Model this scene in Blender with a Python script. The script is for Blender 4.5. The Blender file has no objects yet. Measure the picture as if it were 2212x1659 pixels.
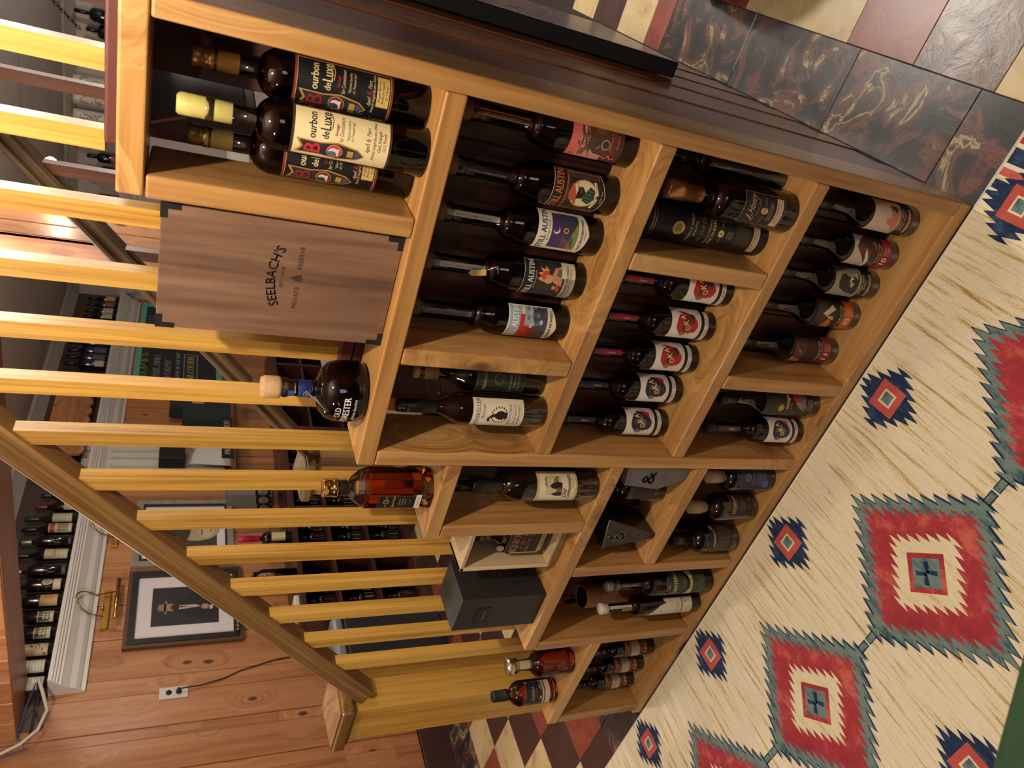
import bpy, bmesh, math, random
from mathutils import Vector, Matrix
random.seed(7)
PI = math.pi
sc = bpy.context.scene
col = sc.collection

# ------------------------------------------------------------------ camera, light, exposure
RIGHT = Vector((0.81268899, 0.57961782, 0.05983126))
DOWN = Vector((0.29218732, -0.31652218, -0.90246345))
FWD = Vector((-0.50414598, 0.75090405, -0.42659107))
CAM = Vector((0.22613446, -1.15230511, 1.65259141))
cd = bpy.data.cameras.new('camera')
cam = bpy.data.objects.new('camera', cd)
col.objects.link(cam)
m = Matrix.Identity(4)
for i in range(3):
    m[i][0] = DOWN[i]; m[i][1] = RIGHT[i]; m[i][2] = -FWD[i]; m[i][3] = CAM[i]
cam.matrix_world = m
cd.sensor_fit = 'HORIZONTAL'; cd.sensor_width = 36.0
cd.lens = 1553.4057 / 2212 * 36
cd.clip_start = 0.02; cd.clip_end = 60
cd.dof.use_dof = True; cd.dof.focus_distance = 1.65; cd.dof.aperture_fstop = 7.5
sc.camera = cam

world = bpy.data.worlds.new('world'); sc.world = world
world.use_nodes = True
world.node_tree.nodes['Background'].inputs[0].default_value = (0.62, 0.72, 0.9, 1)
world.node_tree.nodes['Background'].inputs[1].default_value = 0.03

def lamp(name, kind, loc, power, color, size=0.05, target=None, spot=None, blend=0.5):
    d = bpy.data.lights.new(name, kind); d.energy = power; d.color = color
    if kind == 'AREA': d.shape = 'DISK'; d.size = size
    else: d.shadow_soft_size = size
    if kind == 'SPOT': d.spot_size = spot; d.spot_blend = blend
    o = bpy.data.objects.new(name, d); o.location = loc; col.objects.link(o)
    if target is not None:
        o.rotation_euler = (Vector(target) - Vector(loc)).to_track_quat('-Z', 'Y').to_euler()
    return o
WARM = (1.0, 0.86, 0.66); WHITE = (1.0, 0.92, 0.81)
lamp('downlight_shelf', 'POINT', (0.06, -0.58, 2.29), 66, WARM, 0.025)
lamp('fill_room', 'AREA', (-1.6, -1.9, 2.58), 16, WHITE, 0.25, (-1.6, -1.6, 0))  # soft room fill added from the front, no known fitting
lamp('downlight_side', 'AREA', (0.70, 2.6, 2.45), 40, WHITE, 0.2, (0.6, 1.6, 0))
lamp('pendant_back', 'POINT', (0.7, 4.0, 2.0), 60, WHITE, 0.08)  # unseen point added to lift the ceiling and back ledge
lamp('fill_bar', 'POINT', (-1.8, 2.0, 2.5), 40, WHITE, 0.06)  # added out of view to brighten the ceiling and bar side
lamp('fill_back', 'POINT', (-1.0, 2.5, 2.5), 8, WHITE, 0.06)  # weaker extra point out of view, fills the back area
lamp('fill_wall', 'POINT', (-2.5, 0.3, 2.3), 40, WHITE, 0.06)  # added fill that brightens the left pine wall, no lamp known there
lamp('window_behind', 'AREA', (1.6, -3.4, 1.9), 8, (0.75, 0.85, 1.0), 1.0, (-0.5, 0, 0.9))
vs = sc.view_settings
vs.view_transform = 'Standard'; vs.look = 'None'; vs.exposure = 0.0; vs.gamma = 1.0; vs.use_curve_mapping = False
cy = sc.cycles
cy.use_denoising = True
try: cy.denoiser = 'OPENIMAGEDENOISE'
except Exception: pass
cy.max_bounces = 10; cy.diffuse_bounces = 4; cy.glossy_bounces = 4; cy.transmission_bounces = 8; cy.transparent_max_bounces = 20
cy.caustics_reflective = False; cy.caustics_refractive = False
cy.sample_clamp_indirect = 3.0

# ------------------------------------------------------------------ materials
def L(r, g=None, b=None):
    if g is None: r, g, b = r
    f = lambda v: ((v / 255) / 12.92) if v / 255 <= 0.04045 else (((v / 255) + 0.055) / 1.055) ** 2.4
    return (f(r), f(g), f(b), 1.0)
MATS = {}
def newmat(name):
    m = bpy.data.materials.new(name); m.use_nodes = True
    return m, m.node_tree.nodes, m.node_tree.links, m.node_tree.nodes['Principled BSDF']
def plain(name, rgb, rough=0.6, metal=0.0, coat=0.0, emit=0.0, spec=0.5):
    k = ('p', name)
    if k in MATS: return MATS[k]
    m, n, l, b = newmat(name)
    b.inputs['Base Color'].default_value = L(rgb); b.inputs['Roughness'].default_value = rough
    b.inputs['Metallic'].default_value = metal; b.inputs['Coat Weight'].default_value = coat
    b.inputs['Specular IOR Level'].default_value = spec
    if emit:
        b.inputs['Emission Color'].default_value = L(rgb); b.inputs['Emission Strength'].default_value = emit
    MATS[k] = m; return m
def ink(rgb, rough=0.5, metal=0.0):
    return plain('ink_%d_%d_%d_%d' % (*rgb, int(metal * 10)), rgb, rough, metal)
def N(n, t, **kw):
    x = n.new(t)
    for k, v in kw.items(): setattr(x, k, v)
    return x
def ramp(n, stops):
    r = n.new('ShaderNodeValToRGB'); e = r.color_ramp.elements
    while len(e) < len(stops): e.new(0.5)
    for el, (p, c) in zip(e, stops): el.position = p; el.color = c
    return r
def coords(n, l, scale, rand=True):
    t = n.new('ShaderNodeTexCoord'); mp = n.new('ShaderNodeMapping'); mp.inputs['Scale'].default_value = scale
    if rand:
        oi = n.new('ShaderNodeObjectInfo'); mul = n.new('ShaderNodeVectorMath'); mul.operation = 'MULTIPLY'
        cm = n.new('ShaderNodeCombineXYZ')
        for i in range(3): l.new(oi.outputs['Random'], cm.inputs[i])
        l.new(cm.outputs[0], mul.inputs[0]); mul.inputs[1].default_value = (13.0, 29.0, 17.0)
        ad = n.new('ShaderNodeVectorMath'); l.new(t.outputs['Object'], ad.inputs[0]); l.new(mul.outputs[0], ad.inputs[1])
        l.new(ad.outputs[0], mp.inputs['Vector'])
    else: l.new(t.outputs['Object'], mp.inputs['Vector'])
    return mp
def wood(name, axis, light, mid, dark, rough=0.42, coat=0.25, grain=26, along=1.3, knots=0.0, bump=0.25, knotcol=None, contrast=1.0):
    k = ('w', name, axis)
    if k in MATS: return MATS[k]
    m, n, l, b = newmat(name + '_' + axis.lower())
    s = [grain] * 3; s['XYZ'.index(axis)] = along
    mp = coords(n, l, s)
    src = mp.outputs[0]
    if knots:
        ks = [5.2] * 3; ks['XYZ'.index(axis)] = 2.6
        kp = coords(n, l, ks)
        vo = N(n, 'ShaderNodeTexVoronoi'); vo.inputs['Scale'].default_value = 1.0; l.new(kp.outputs[0], vo.inputs['Vector'])
        sw = N(n, 'ShaderNodeMath', operation='MULTIPLY_ADD'); l.new(vo.outputs['Distance'], sw.inputs[0]); sw.inputs[1].default_value = -1; sw.inputs[2].default_value = 0.42; sw.use_clamp = True
        sw2 = N(n, 'ShaderNodeMath', operation='MULTIPLY'); l.new(sw.outputs[0], sw2.inputs[0]); sw2.inputs[1].default_value = 9.0
        ad = N(n, 'ShaderNodeVectorMath'); l.new(mp.outputs[0], ad.inputs[0]); l.new(sw2.outputs[0], ad.inputs[1])
        src = ad.outputs[0]
    n1 = N(n, 'ShaderNodeTexNoise'); n1.inputs['Scale'].default_value = 0.35; n1.inputs['Detail'].default_value = 6; n1.inputs['Roughness'].default_value = 0.6; n1.inputs['Distortion'].default_value = 0.7
    l.new(src, n1.inputs['Vector'])
    n2 = N(n, 'ShaderNodeTexNoise'); n2.inputs['Scale'].default_value = 2.6; n2.inputs['Detail'].default_value = 4
    l.new(src, n2.inputs['Vector'])
    mx = N(n, 'ShaderNodeMix', data_type='FLOAT'); mx.inputs[0].default_value = 0.33
    l.new(n1.outputs['Fac'], mx.inputs[2]); l.new(n2.outputs['Fac'], mx.inputs[3])
    w = 0.16 / contrast
    r = ramp(n, [(0.5 - w, L(dark)), (0.5, L(mid)), (0.5 + w, L(light))])
    l.new(mx.outputs[0], r.inputs[0]); out = r.outputs[0]
    if knots:
        kr = ramp(n, [(0.0, (1, 1, 1, 1)), (0.075 * knots, (0.9, 0.9, 0.9, 1)), (0.12 * knots, (0, 0, 0, 1))])
        l.new(vo.outputs['Distance'], kr.inputs[0])
        km = N(n, 'ShaderNodeMix', data_type='RGBA'); l.new(kr.outputs[0], km.inputs[0]); l.new(out, km.inputs[6]); km.inputs[7].default_value = L(knotcol or tuple(int(c * 0.45) for c in dark))
        out = km.outputs[2]
    oi = n.new('ShaderNodeObjectInfo'); hv = N(n, 'ShaderNodeHueSaturation')
    mr = N(n, 'ShaderNodeMapRange'); l.new(oi.outputs['Random'], mr.inputs[0]); mr.inputs[3].default_value = 0.86; mr.inputs[4].default_value = 1.12
    l.new(mr.outputs[0], hv.inputs['Value']); l.new(out, hv.inputs['Color']); l.new(hv.outputs[0], b.inputs['Base Color'])
    b.inputs['Roughness'].default_value = rough; b.inputs['Coat Weight'].default_value = coat; b.inputs['Coat Roughness'].default_value = 0.25
    bp = N(n, 'ShaderNodeBump'); bp.inputs['Strength'].default_value = bump; bp.inputs['Distance'].default_value = 0.004
    l.new(mx.outputs[0], bp.inputs['Height']); l.new(bp.outputs[0], b.inputs['Normal'])
    MATS[k] = m; return m
def shelfwood(a): return wood('stained_pine', a, (208, 162, 102), (180, 132, 76), (132, 88, 46), 0.38, 0.3, 24, 1.1, knots=1.0, bump=0.35, knotcol=(88, 50, 26))
def balwood(a): return wood('golden_spindle', a, (230, 184, 98), (212, 162, 74), (164, 116, 44), 0.4, 0.25, 60, 1.5, bump=0.5, contrast=1.0)
def railwood(a): return wood('worn_rail', a, (176, 138, 84), (142, 104, 58), (92, 62, 32), 0.4, 0.3, 45, 1.2, bump=0.5)
def pine(a): return wood('knotty_pine', a, (198, 142, 96), (178, 120, 76), (140, 88, 52), 0.45, 0.25, 16, 0.8, knots=0.8, bump=0.15, knotcol=(70, 34, 20))
def darkplank(a): return wood('dark_plank', a, (88, 46, 28), (72, 36, 22), (48, 22, 14), 0.5, 0.15, 18, 0.8, knots=0.9, bump=0.2, knotcol=(30, 14, 8))
def sideplank(a): return wood('red_brown_plank', a, (142, 84, 50), (118, 66, 38), (78, 40, 24), 0.42, 0.3, 20, 0.8, knots=0.7, bump=0.2, knotcol=(50, 24, 14))
def walnut(a): return wood('walnut', a, (150, 116, 92), (122, 90, 70), (86, 60, 46), 0.55, 0.05, 20, 1.6, bump=0.2)
def paleply(a): return wood('pale_ply', a, (222, 196, 156), (206, 178, 138), (184, 152, 112), 0.55, 0.05, 30, 1.5, bump=0.2)

def noisy(name, stops, scale=(8, 8, 8), rough=0.5, detail=6, distort=1.0, coat=0.0, bump=0.1, rrough=None, rand=True, metal=0.0, nscale=1.0):
    k = ('n', name)
    if k in MATS: return MATS[k]
    m, n, l, b = newmat(name)
    mp = coords(n, l, scale, rand)
    t = N(n, 'ShaderNodeTexNoise'); t.inputs['Scale'].default_value = nscale; t.inputs['Detail'].default_value = detail; t.inputs['Distortion'].default_value = distort
    t.inputs['Roughness'].default_value = 0.6
    l.new(mp.outputs[0], t.inputs['Vector'])
    r = ramp(n, [(p, L(c)) for p, c in stops]); l.new(t.outputs['Fac'], r.inputs[0]); l.new(r.outputs[0], b.inputs['Base Color'])
    b.inputs['Roughness'].default_value = rough; b.inputs['Coat Weight'].default_value = coat; b.inputs['Metallic'].default_value = metal
    if bump:
        bp = N(n, 'ShaderNodeBump'); bp.inputs['Strength'].default_value = bump; bp.inputs['Distance'].default_value = 0.003
        l.new(t.outputs['Fac'], bp.inputs['Height']); l.new(bp.outputs[0], b.inputs['Normal'])
    MATS[k] = m; return m
T_CREAM = noisy('tile_cream', [(0.3, (176, 146, 96)), (0.45, (206, 182, 134)), (0.7, (220, 198, 150))], (9, 9, 9), 0.36, bump=0.15)
T_BROWN = noisy('tile_brown', [(0.35, (58, 36, 34)), (0.6, (72, 46, 42)), (0.74, (84, 56, 50)), (0.8, (150, 128, 116))], (7, 12, 7), 0.34, bump=0.15, distort=2.0)
T_RED = noisy('tile_red', [(0.3, (118, 52, 42)), (0.6, (146, 72, 56)), (0.8, (158, 90, 74))], (9, 9, 9), 0.34, bump=0.15)
T_OCHRE = noisy('tile_ochre', [(0.3, (170, 116, 40)), (0.7, (206, 154, 66))], (9, 9, 9), 0.36, bump=0.15)
T_BLACK = noisy('tile_black_marble', [(0.36, (34, 31, 32)), (0.50, (56, 50, 50)), (0.545, (116, 74, 64)), (0.575, (66, 56, 52)), (0.61, (186, 164, 122)), (0.635, (84, 72, 62)), (0.68, (60, 52, 50))], (6, 6, 6), 0.3, detail=11, distort=1.2, bump=0.25)
T_GREY = noisy('tile_glare_brown', [(0.3, (92, 74, 70)), (0.55, (118, 98, 92)), (0.8, (150, 130, 122))], (10, 10, 10), 0.3, distort=2.0, bump=0.5)  # brown tile with the floor glare put into its lighter colour

def glass():
    k = 'glass'
    if k in MATS: return MATS[k]
    m, n, l, b = newmat('clear_glass'); n.remove(b)
    o = [x for x in n if x.type == 'OUTPUT_MATERIAL'][0]
    t = N(n, 'ShaderNodeBsdfTransparent'); t.inputs[0].default_value = (0.93, 0.93, 0.92, 1)
    g = N(n, 'ShaderNodeBsdfGlossy'); g.inputs['Roughness'].default_value = 0.03
    lw = N(n, 'ShaderNodeFresnel'); lw.inputs[0].default_value = 1.5
    x = N(n, 'ShaderNodeMixShader'); l.new(lw.outputs[0], x.inputs[0]); l.new(t.outputs[0], x.inputs[1]); l.new(g.outputs[0], x.inputs[2]); l.new(x.outputs[0], o.inputs[0])
    MATS[k] = m; return m
def liquid(name, rgb, trans=0.85):
    k = ('l', name)
    if k in MATS: return MATS[k]
    m, n, l, b = newmat(name)
    b.inputs['Base Color'].default_value = L(rgb); b.inputs['Transmission Weight'].default_value = trans
    b.inputs['IOR'].default_value = 1.36; b.inputs['Roughness'].default_value = 0.02
    MATS[k] = m; return m
GLASS = glass()
WHISKEY = liquid('whiskey_dark', (52, 15, 8), 0.7)
AMBER = liquid('whiskey_amber', (206, 92, 40), 0.95)
ROSE = liquid('whiskey_red_amber', (200, 82, 44), 0.95)
BLACKGLASS = plain('black_glass', (9, 7, 7), 0.06, 0, 0.4)
BROWNGLASS = plain('brown_glass', (22, 9, 5), 0.05, 0, 0.4)
MATTEBLACK = plain('matte_black', (20, 20, 22), 0.55)
IRON = plain('black_iron', (30, 30, 34), 0.5, 0.3)
WAXBLACK = plain('black_wax', (14, 14, 16), 0.35)
BRASS = plain('polished_brass', (206, 164, 72), 0.25, 1.0)
STEEL = plain('brushed_steel', (200, 196, 186), 0.3, 1.0)

# ------------------------------------------------------------------ geometry helpers
class MB:
    def __init__(s): s.v = []; s.f = []; s.m = []; s.sm = []
    def add(s, verts, faces, mi=0, smooth=False):
        o = len(s.v); s.v += [tuple(v) for v in verts]
        for f in faces: s.f.append(tuple(i + o for i in f)); s.m.append(mi); s.sm.append(smooth)
        return s
    def box(s, x0, x1, y0, y1, z0, z1, mi=0):
        v = [(x, y, z) for z in (z0, z1) for y in (y0, y1) for x in (x0, x1)]
        return s.add(v, [(0, 2, 3, 1), (4, 5, 7, 6), (0, 1, 5, 4), (2, 6, 7, 3), (0, 4, 6, 2), (1, 3, 7, 5)], mi)
    def bevbox(s, x0, x1, y0, y1, z0, z1, bv=0.003, mi=0, seg=2):
        bm = bmesh.new(); bmesh.ops.create_cube(bm, size=1)
        for v in bm.verts: v.co = ((x0 + x1) / 2 + v.co.x * (x1 - x0), (y0 + y1) / 2 + v.co.y * (y1 - y0), (z0 + z1) / 2 + v.co.z * (z1 - z0))
        bmesh.ops.bevel(bm, geom=bm.edges[:], offset=bv, segments=seg, affect='EDGES', profile=0.5)
        bm.verts.index_update()
        s.add([v.co[:] for v in bm.verts], [[v.index for v in f.verts] for f in bm.faces], mi); bm.free(); return s
    def lathe(s, prof, seg=32, mi=0, c=(0, 0), cap=True, wob=None):
        o = len(s.v); n = len(prof)
        for r, z in prof:
            for k in range(seg):
                a = 2 * PI * k / seg; rr = r * (wob(a, z) if wob else 1)
                s.v.append((c[0] + rr * math.cos(a), c[1] + rr * math.sin(a), z))
        for i in range(n - 1):
            if prof[i] == prof[i + 1]: continue
            for k in range(seg):
                k2 = (k + 1) % seg
                s.f.append((o + i * seg + k, o + i * seg + k2, o + (i + 1) * seg + k2, o + (i + 1) * seg + k)); s.m.append(mi); s.sm.append(True)
        if cap:
            if prof[0][0] > 1e-6: s.f.append(tuple(o + k for k in reversed(range(seg)))); s.m.append(mi); s.sm.append(False)
            if prof[-1][0] > 1e-6: s.f.append(tuple(o + (n - 1) * seg + k for k in range(seg))); s.m.append(mi); s.sm.append(False)
        return s
    def tube(s, pts, r, seg=8, mi=0):
        pts = [Vector(p) for p in pts]; o = len(s.v); n = len(pts); up = Vector((0.13, 0.29, 0.95)).normalized()
        for i, p in enumerate(pts):
            d = (pts[min(i + 1, n - 1)] - pts[max(i - 1, 0)]).normalized()
            a = d.cross(up)
            if a.length < 1e-3: a = d.cross(Vector((1, 0, 0)))
            a.normalize(); b = d.cross(a)
            for k in range(seg):
                t = 2 * PI * k / seg; s.v.append(tuple(p + (a * math.cos(t) + b * math.sin(t)) * r))
        for i in range(n - 1):
            for k in range(seg):
                k2 = (k + 1) % seg; s.f.append((o + i * seg + k, o + i * seg + k2, o + (i + 1) * seg + k2, o + (i + 1) * seg + k)); s.m.append(mi); s.sm.append(True)
        s.f.append(tuple(o + k for k in range(seg))); s.m.append(mi); s.sm.append(False)
        s.f.append(tuple(o + (n - 1) * seg + k for k in reversed(range(seg)))); s.m.append(mi); s.sm.append(False)
        return s
    def prism(s, poly, axis, a0, a1, mi=0):
        # poly of (p,q) extruded along axis; axis X: (y,z), axis Y: (x,z), axis Z: (x,y)
        def P(p, q, a): return {'X': (a, p, q), 'Y': (p, a, q), 'Z': (p, q, a)}[axis]
        n = len(poly); v = [P(p, q, a0) for p, q in poly] + [P(p, q, a1) for p, q in poly]
        f = [tuple(range(n)), tuple(reversed(range(n, 2 * n)))] + [(i, n + i, n + (i + 1) % n, (i + 1) % n) for i in range(n)]
        return s.add(v, f, mi)
    def mesh(s, name, mats, center=False):
        c = Vector((0, 0, 0))
        if center:
            xs = list(zip(*s.v)); c = Vector([(min(a) + max(a)) / 2 for a in xs])
            s.v = [tuple(Vector(v) - c) for v in s.v]
        me = bpy.data.meshes.new(name); me.from_pydata(s.v, [], s.f)
        for mt in (mats if isinstance(mats, (list, tuple)) else [mats]): me.materials.append(mt)
        me.polygons.foreach_set('material_index', s.m); me.polygons.foreach_set('use_smooth', s.sm)
        me.update(); 
        bm = bmesh.new(); bm.from_mesh(me); bmesh.ops.recalc_face_normals(bm, faces=bm.faces[:]); bm.to_mesh(me); bm.free()
        return me, c
    def build(s, name, mats, parent=None, loc=None, center=True):
        me, c = s.mesh(name, mats, center)
        o = bpy.data.objects.new(name, me); col.objects.link(o)
        o.location = c + (Vector(loc) if loc else Vector((0, 0, 0)))
        if parent is not None:
            o.parent = parent
        return o
def inst(name, me, loc, parent=None, rot=None):
    o = bpy.data.objects.new(name, me); col.objects.link(o); o.location = loc
    if rot: o.rotation_euler = rot
    if parent is not None: o.parent = parent
    return o
def tag(o, label=None, cat=None, group=None, kind=None):
    if label: o['label'] = label
    if cat: o['category'] = cat
    if group: o['group'] = group
    if kind: o['kind'] = kind
    return o
def thing(name, label, cat, loc=(0, 0, 0), rz=0.0, group=None, kind=None):
    o = bpy.data.objects.new(name, None); col.objects.link(o); o.location = loc; o.rotation_euler = (0, 0, rz); o.empty_display_size = 0.05
    return tag(o, label, cat, group, kind)
def struct(o, label=None): return tag(o, label, None, None, 'structure')
def copy_tree(root, loc, label, rz=None, group=None):
    r = root.copy(); col.objects.link(r); r.location = loc; r['label'] = label
    if rz is not None: r.rotation_euler = (0, 0, rz)
    if group: r['group'] = group
    for ch in list(root.children):
        c = ch.copy(); col.objects.link(c); c.parent = r
        for g in list(ch.children):
            d = g.copy(); col.objects.link(d); d.parent = c
    return r

# ------------------------------------------------------------------ flat print (labels, lettering)
_tc = {}
def text_tris(body):
    if body in _tc: return _tc[body]
    cu = bpy.data.curves.new('t', 'FONT'); cu.body = body; cu.resolution_u = 2; cu.fill_mode = 'FRONT'; cu.size = 1.0
    o = bpy.data.objects.new('t', cu); me = o.to_mesh()
    me.calc_loop_triangles()
    V = [(v.co.x, v.co.y) for v in me.vertices]; T = [tuple(V[i] for i in t.vertices) for t in me.loop_triangles]
    o.to_mesh_clear(); bpy.data.objects.remove(o); bpy.data.curves.remove(cu)
    xs = [p[0] for t in T for p in t] or [0, 1]; ys = [p[1] for t in T for p in t] or [0, 1]
    r = (T, min(xs), max(xs), min(ys), max(ys)); _tc[body] = r; return r
class Decal:
    def __init__(s): s.t = []; s.mats = []
    def mi(s, mat):
        if isinstance(mat, tuple): mat = ink(mat)
        if mat not in s.mats: s.mats.append(mat)
        return s.mats.index(mat)
    def tri(s, a, b, c, mat, lv): s.t.append((a, b, c, s.mi(mat), lv))
    def rect(s, s0, s1, z0, z1, mat, lv=1):
        s.tri((s0, z0), (s1, z0), (s1, z1), mat, lv); s.tri((s0, z0), (s1, z1), (s0, z1), mat, lv); return s
    def frame(s, s0, s1, z0, z1, w, mat, lv=2):
        s.rect(s0, s1, z0, z0 + w, mat, lv); s.rect(s0, s1, z1 - w, z1, mat, lv); s.rect(s0, s0 + w, z0, z1, mat, lv); s.rect(s1 - w, s1, z0, z1, mat, lv); return s
    def poly(s, pts, mat, lv=2):
        bm = bmesh.new(); f = bm.faces.new([bm.verts.new((p[0], p[1], 0)) for p in pts])
        r = bmesh.ops.triangulate(bm, faces=[f])
        for f in bm.faces: s.tri(*[(v.co.x, v.co.y) for v in f.verts], mat, lv)
        bm.free(); return s
    def ell(s, cs, cz, rs, rz, mat, lv=2, n=20, a0=0, a1=2 * PI):
        return s.poly([(cs + rs * math.cos(a0 + (a1 - a0) * k / n), cz + rz * math.sin(a0 + (a1 - a0) * k / n)) for k in range(n)], mat, lv)
    def line(s, pts, w, mat, lv=3):
        for a, b in zip(pts, pts[1:]):
            d = Vector((b[0] - a[0], b[1] - a[1])); 
            if d.length == 0: continue
            n = Vector((-d.y, d.x)).normalized() * w / 2
            p = [(a[0] + n.x, a[1] + n.y), (a[0] - n.x, a[1] - n.y), (b[0] - n.x, b[1] - n.y), (b[0] + n.x, b[1] + n.y)]
            s.tri(p[0], p[1], p[2], mat, lv); s.tri(p[0], p[2], p[3], mat, lv)
        return s
    def text(s, body, cs, z, h, mat, lv=4, w=None, shear=0.0, al='c', bold=0.0, arc=None, rot=0.0):
        T, x0, x1, y0, y1 = text_tris(body); k = h / 0.72; wd = (x1 - x0) * k; kx = k
        if w and wd > 0: kx = k * w / wd; wd = w
        ox = {'c': cs - wd / 2, 'l': cs, 'r': cs - wd}[al]
        cr, sr = math.cos(rot), math.sin(rot)
        def tr(p, dx=0):
            yy = p[1] * k; xx = ox + (p[0] - x0) * kx + yy * shear + dx; zz = z + yy
            if arc:
                a = (xx - cs) / arc; rr = arc + (zz - z); xx = cs + rr * math.sin(a); zz = z + rr * math.cos(a) - arc
            if rot: u, v2 = xx - cs, zz - z; xx = cs + u * cr - v2 * sr; zz = z + u * sr + v2 * cr
            return (xx, zz)
        for t in T:
            s.tri(*[tr(p) for p in t], mat, lv)
            if bold: s.tri(*[tr(p, bold) for p in t], mat, lv)
        return s
    def lines(s, rows, cs, z, h, gap, mat, lv=4, w=None, shear=0.0, al='c'):
        for i, r in enumerate(rows): s.text(r, cs, z - i * (h + gap), h, mat, lv, w, shear, al)
        return s
    def build(s, name, fmap, parent, maxe=0.006, loc=(0, 0, 0)):
        st = [(a, b, c, mi, lv) for a, b, c, mi, lv in s.t]; out = []
        while st:
            a, b, c, mi, lv = st.pop()
            e = [math.hypot(a[0] - b[0], 0), math.hypot(b[0] - c[0], 0), math.hypot(c[0] - a[0], 0)]
            k = max(range(3), key=lambda i: e[i])
            if e[k] > maxe:
                p, q, r = [(a, b, c), (b, c, a), (c, a, b)][k]; mm = ((p[0] + q[0]) / 2, (p[1] + q[1]) / 2)
                st.append((p, mm, r, mi, lv)); st.append((mm, q, r, mi, lv))
            else: out.append((a, b, c, mi, lv))
        v = []; f = []; M = []
        for a, b, c, mi, lv in out:
            if (b[0] - a[0]) * (c[1] - a[1]) - (b[1] - a[1]) * (c[0] - a[0]) < 0: b, c = c, b
            o = len(v); v += [fmap(a[0], a[1], lv), fmap(b[0], b[1], lv), fmap(c[0], c[1], lv)]; f.append((o, o + 1, o + 2)); M.append(mi)
        me = bpy.data.meshes.new(name); me.from_pydata(v, [], f)
        for mt in s.mats: me.materials.append(mt)
        me.polygons.foreach_set('material_index', M); me.update()
        o = bpy.data.objects.new(name, me); col.objects.link(o); o.location = loc
        if parent is not None: o.parent = parent
        return o
STEP = 0.00014
def cyl(R, yaw):
    def f(s, z, lv):
        a = yaw + s / R; r = R + 0.0004 + lv * STEP
        return (r * math.sin(a), -r * math.cos(a), z)
    return f
def plane(o, u, v, n):
    o, u, v, n = map(Vector, (o, u, v, n))
    def f(s, z, lv): return tuple(o + u * s + v * z + n * (0.0004 + lv * STEP))
    return f

# ------------------------------------------------------------------ the room
XL, YB, ZC = -3.865, 6.03, 2.62
PLASTER = noisy('grey_ceiling_paint', [(0.3, (196, 186, 180)), (0.7, (206, 196, 190))], (3, 3, 3), 0.8, bump=0.05)
WHITETRIM = plain('white_trim_paint', (214, 210, 204), 0.45)
DARKTRIM = noisy('dark_brown_paint', [(0.3, (62, 36, 32)), (0.7, (74, 44, 40))], (4, 4, 4), 0.4)
GROUT = plain('dark_grout', (40, 30, 26), 0.8)
ceiling = struct(MB().box(XL - .1, 3.0, -4.6, YB + .1, ZC, ZC + .1).build('ceiling', PLASTER))
floor = struct(MB().box(XL - .1, 3.0, -4.6, YB + .1, -.12, -.004).build('floor', [GROUT], center=False), 'checkered stone tile floor of cream, brown, red and black marble squares')
# floor tiles on a 0.2527 m grid
TS = 0.2527
def tile_mesh(mat, sx, sy):
    return MB().bevbox(-sx / 2, sx / 2, -sy / 2, sy / 2, -.006, 0, 0.0012, seg=1).mesh('tile', mat)[0]
_tm = {}
def tile(mat, x0, x1, y0, y1):
    k = (mat.name, round(x1 - x0, 3), round(y1 - y0, 3))
    if k not in _tm: _tm[k] = tile_mesh(mat, x1 - x0 - .0016, y1 - y0 - .0016)
    o = inst('tile', _tm[k], ((x0 + x1) / 2, (y0 + y1) / 2, random.uniform(-.0006, .0002)), floor)
    return o
GX0, GY0 = -3.53, 0.117
over = {(0, 2): T_CREAM, (1, 1): T_CREAM, (2, 0): T_CREAM, (3, -1): T_CREAM, (0, 1): T_RED, (4, 0): T_RED, (3, 1): T_RED, (2, 2): T_OCHRE, (3, 0): T_BROWN, (2, 1): T_BROWN, (1, 2): T_BROWN, (4, -1): T_BROWN,
        (15, 3): T_CREAM, (15, 2): T_CREAM, (15, 1): T_RED, (15, 0): T_GREY, (15, -1): T_CREAM, (16, 0): T_CREAM, (16, -1): T_GREY, (16, 1): T_GREY, (16, 2): T_BROWN}
rt = random.Random(5)
for i in range(0, 17):
    for j in range(-1, 9):
        x0 = GX0 + i * TS; y0 = GY0 + j * TS
        if 5 <= i <= 13 and j > 4: pass
        if 6 <= i <= 13 and -1 <= j <= 5: continue          # under the staircase and rack
        if 5 <= i <= 13 and j == -1: continue
        if i >= 14 and x0 > 0.9: continue
        mt = over.get((i, j))
        if mt is None:
            if (i + j) % 2 == 0: mt = T_CREAM if rt.random() < 0.75 else T_RED
            else: mt = T_BROWN if rt.random() < 0.75 else T_RED
        if i == 14:
            continue
        if i == 5 and j <= 4: mt = T_BLACK
        tile(mt, x0, x0 + TS, y0, y0 + TS)
xa, xb = 0.031, GX0 + 15 * TS
for y0, y1, mt in ((-.14, .15, T_BLACK), (.15, .56, T_BLACK), (.56, 1.06, T_BLACK), (1.06, 1.558, T_BLACK), (1.558, 1.69, T_RED), (1.69, 1.945, T_CREAM), (1.945, 2.2, T_BROWN), (2.2, 2.45, T_CREAM)):
    tile(mt, xa, xb, y0, y1)
for j in range(-1, 9): tile(T_BLACK, XL + .004, GX0, GY0 + j * TS, GY0 + (j + 1) * TS)
tile(T_BLACK, GX0 + 5 * TS, GX0 + 6 * TS, GY0 - TS, GY0)

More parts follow.
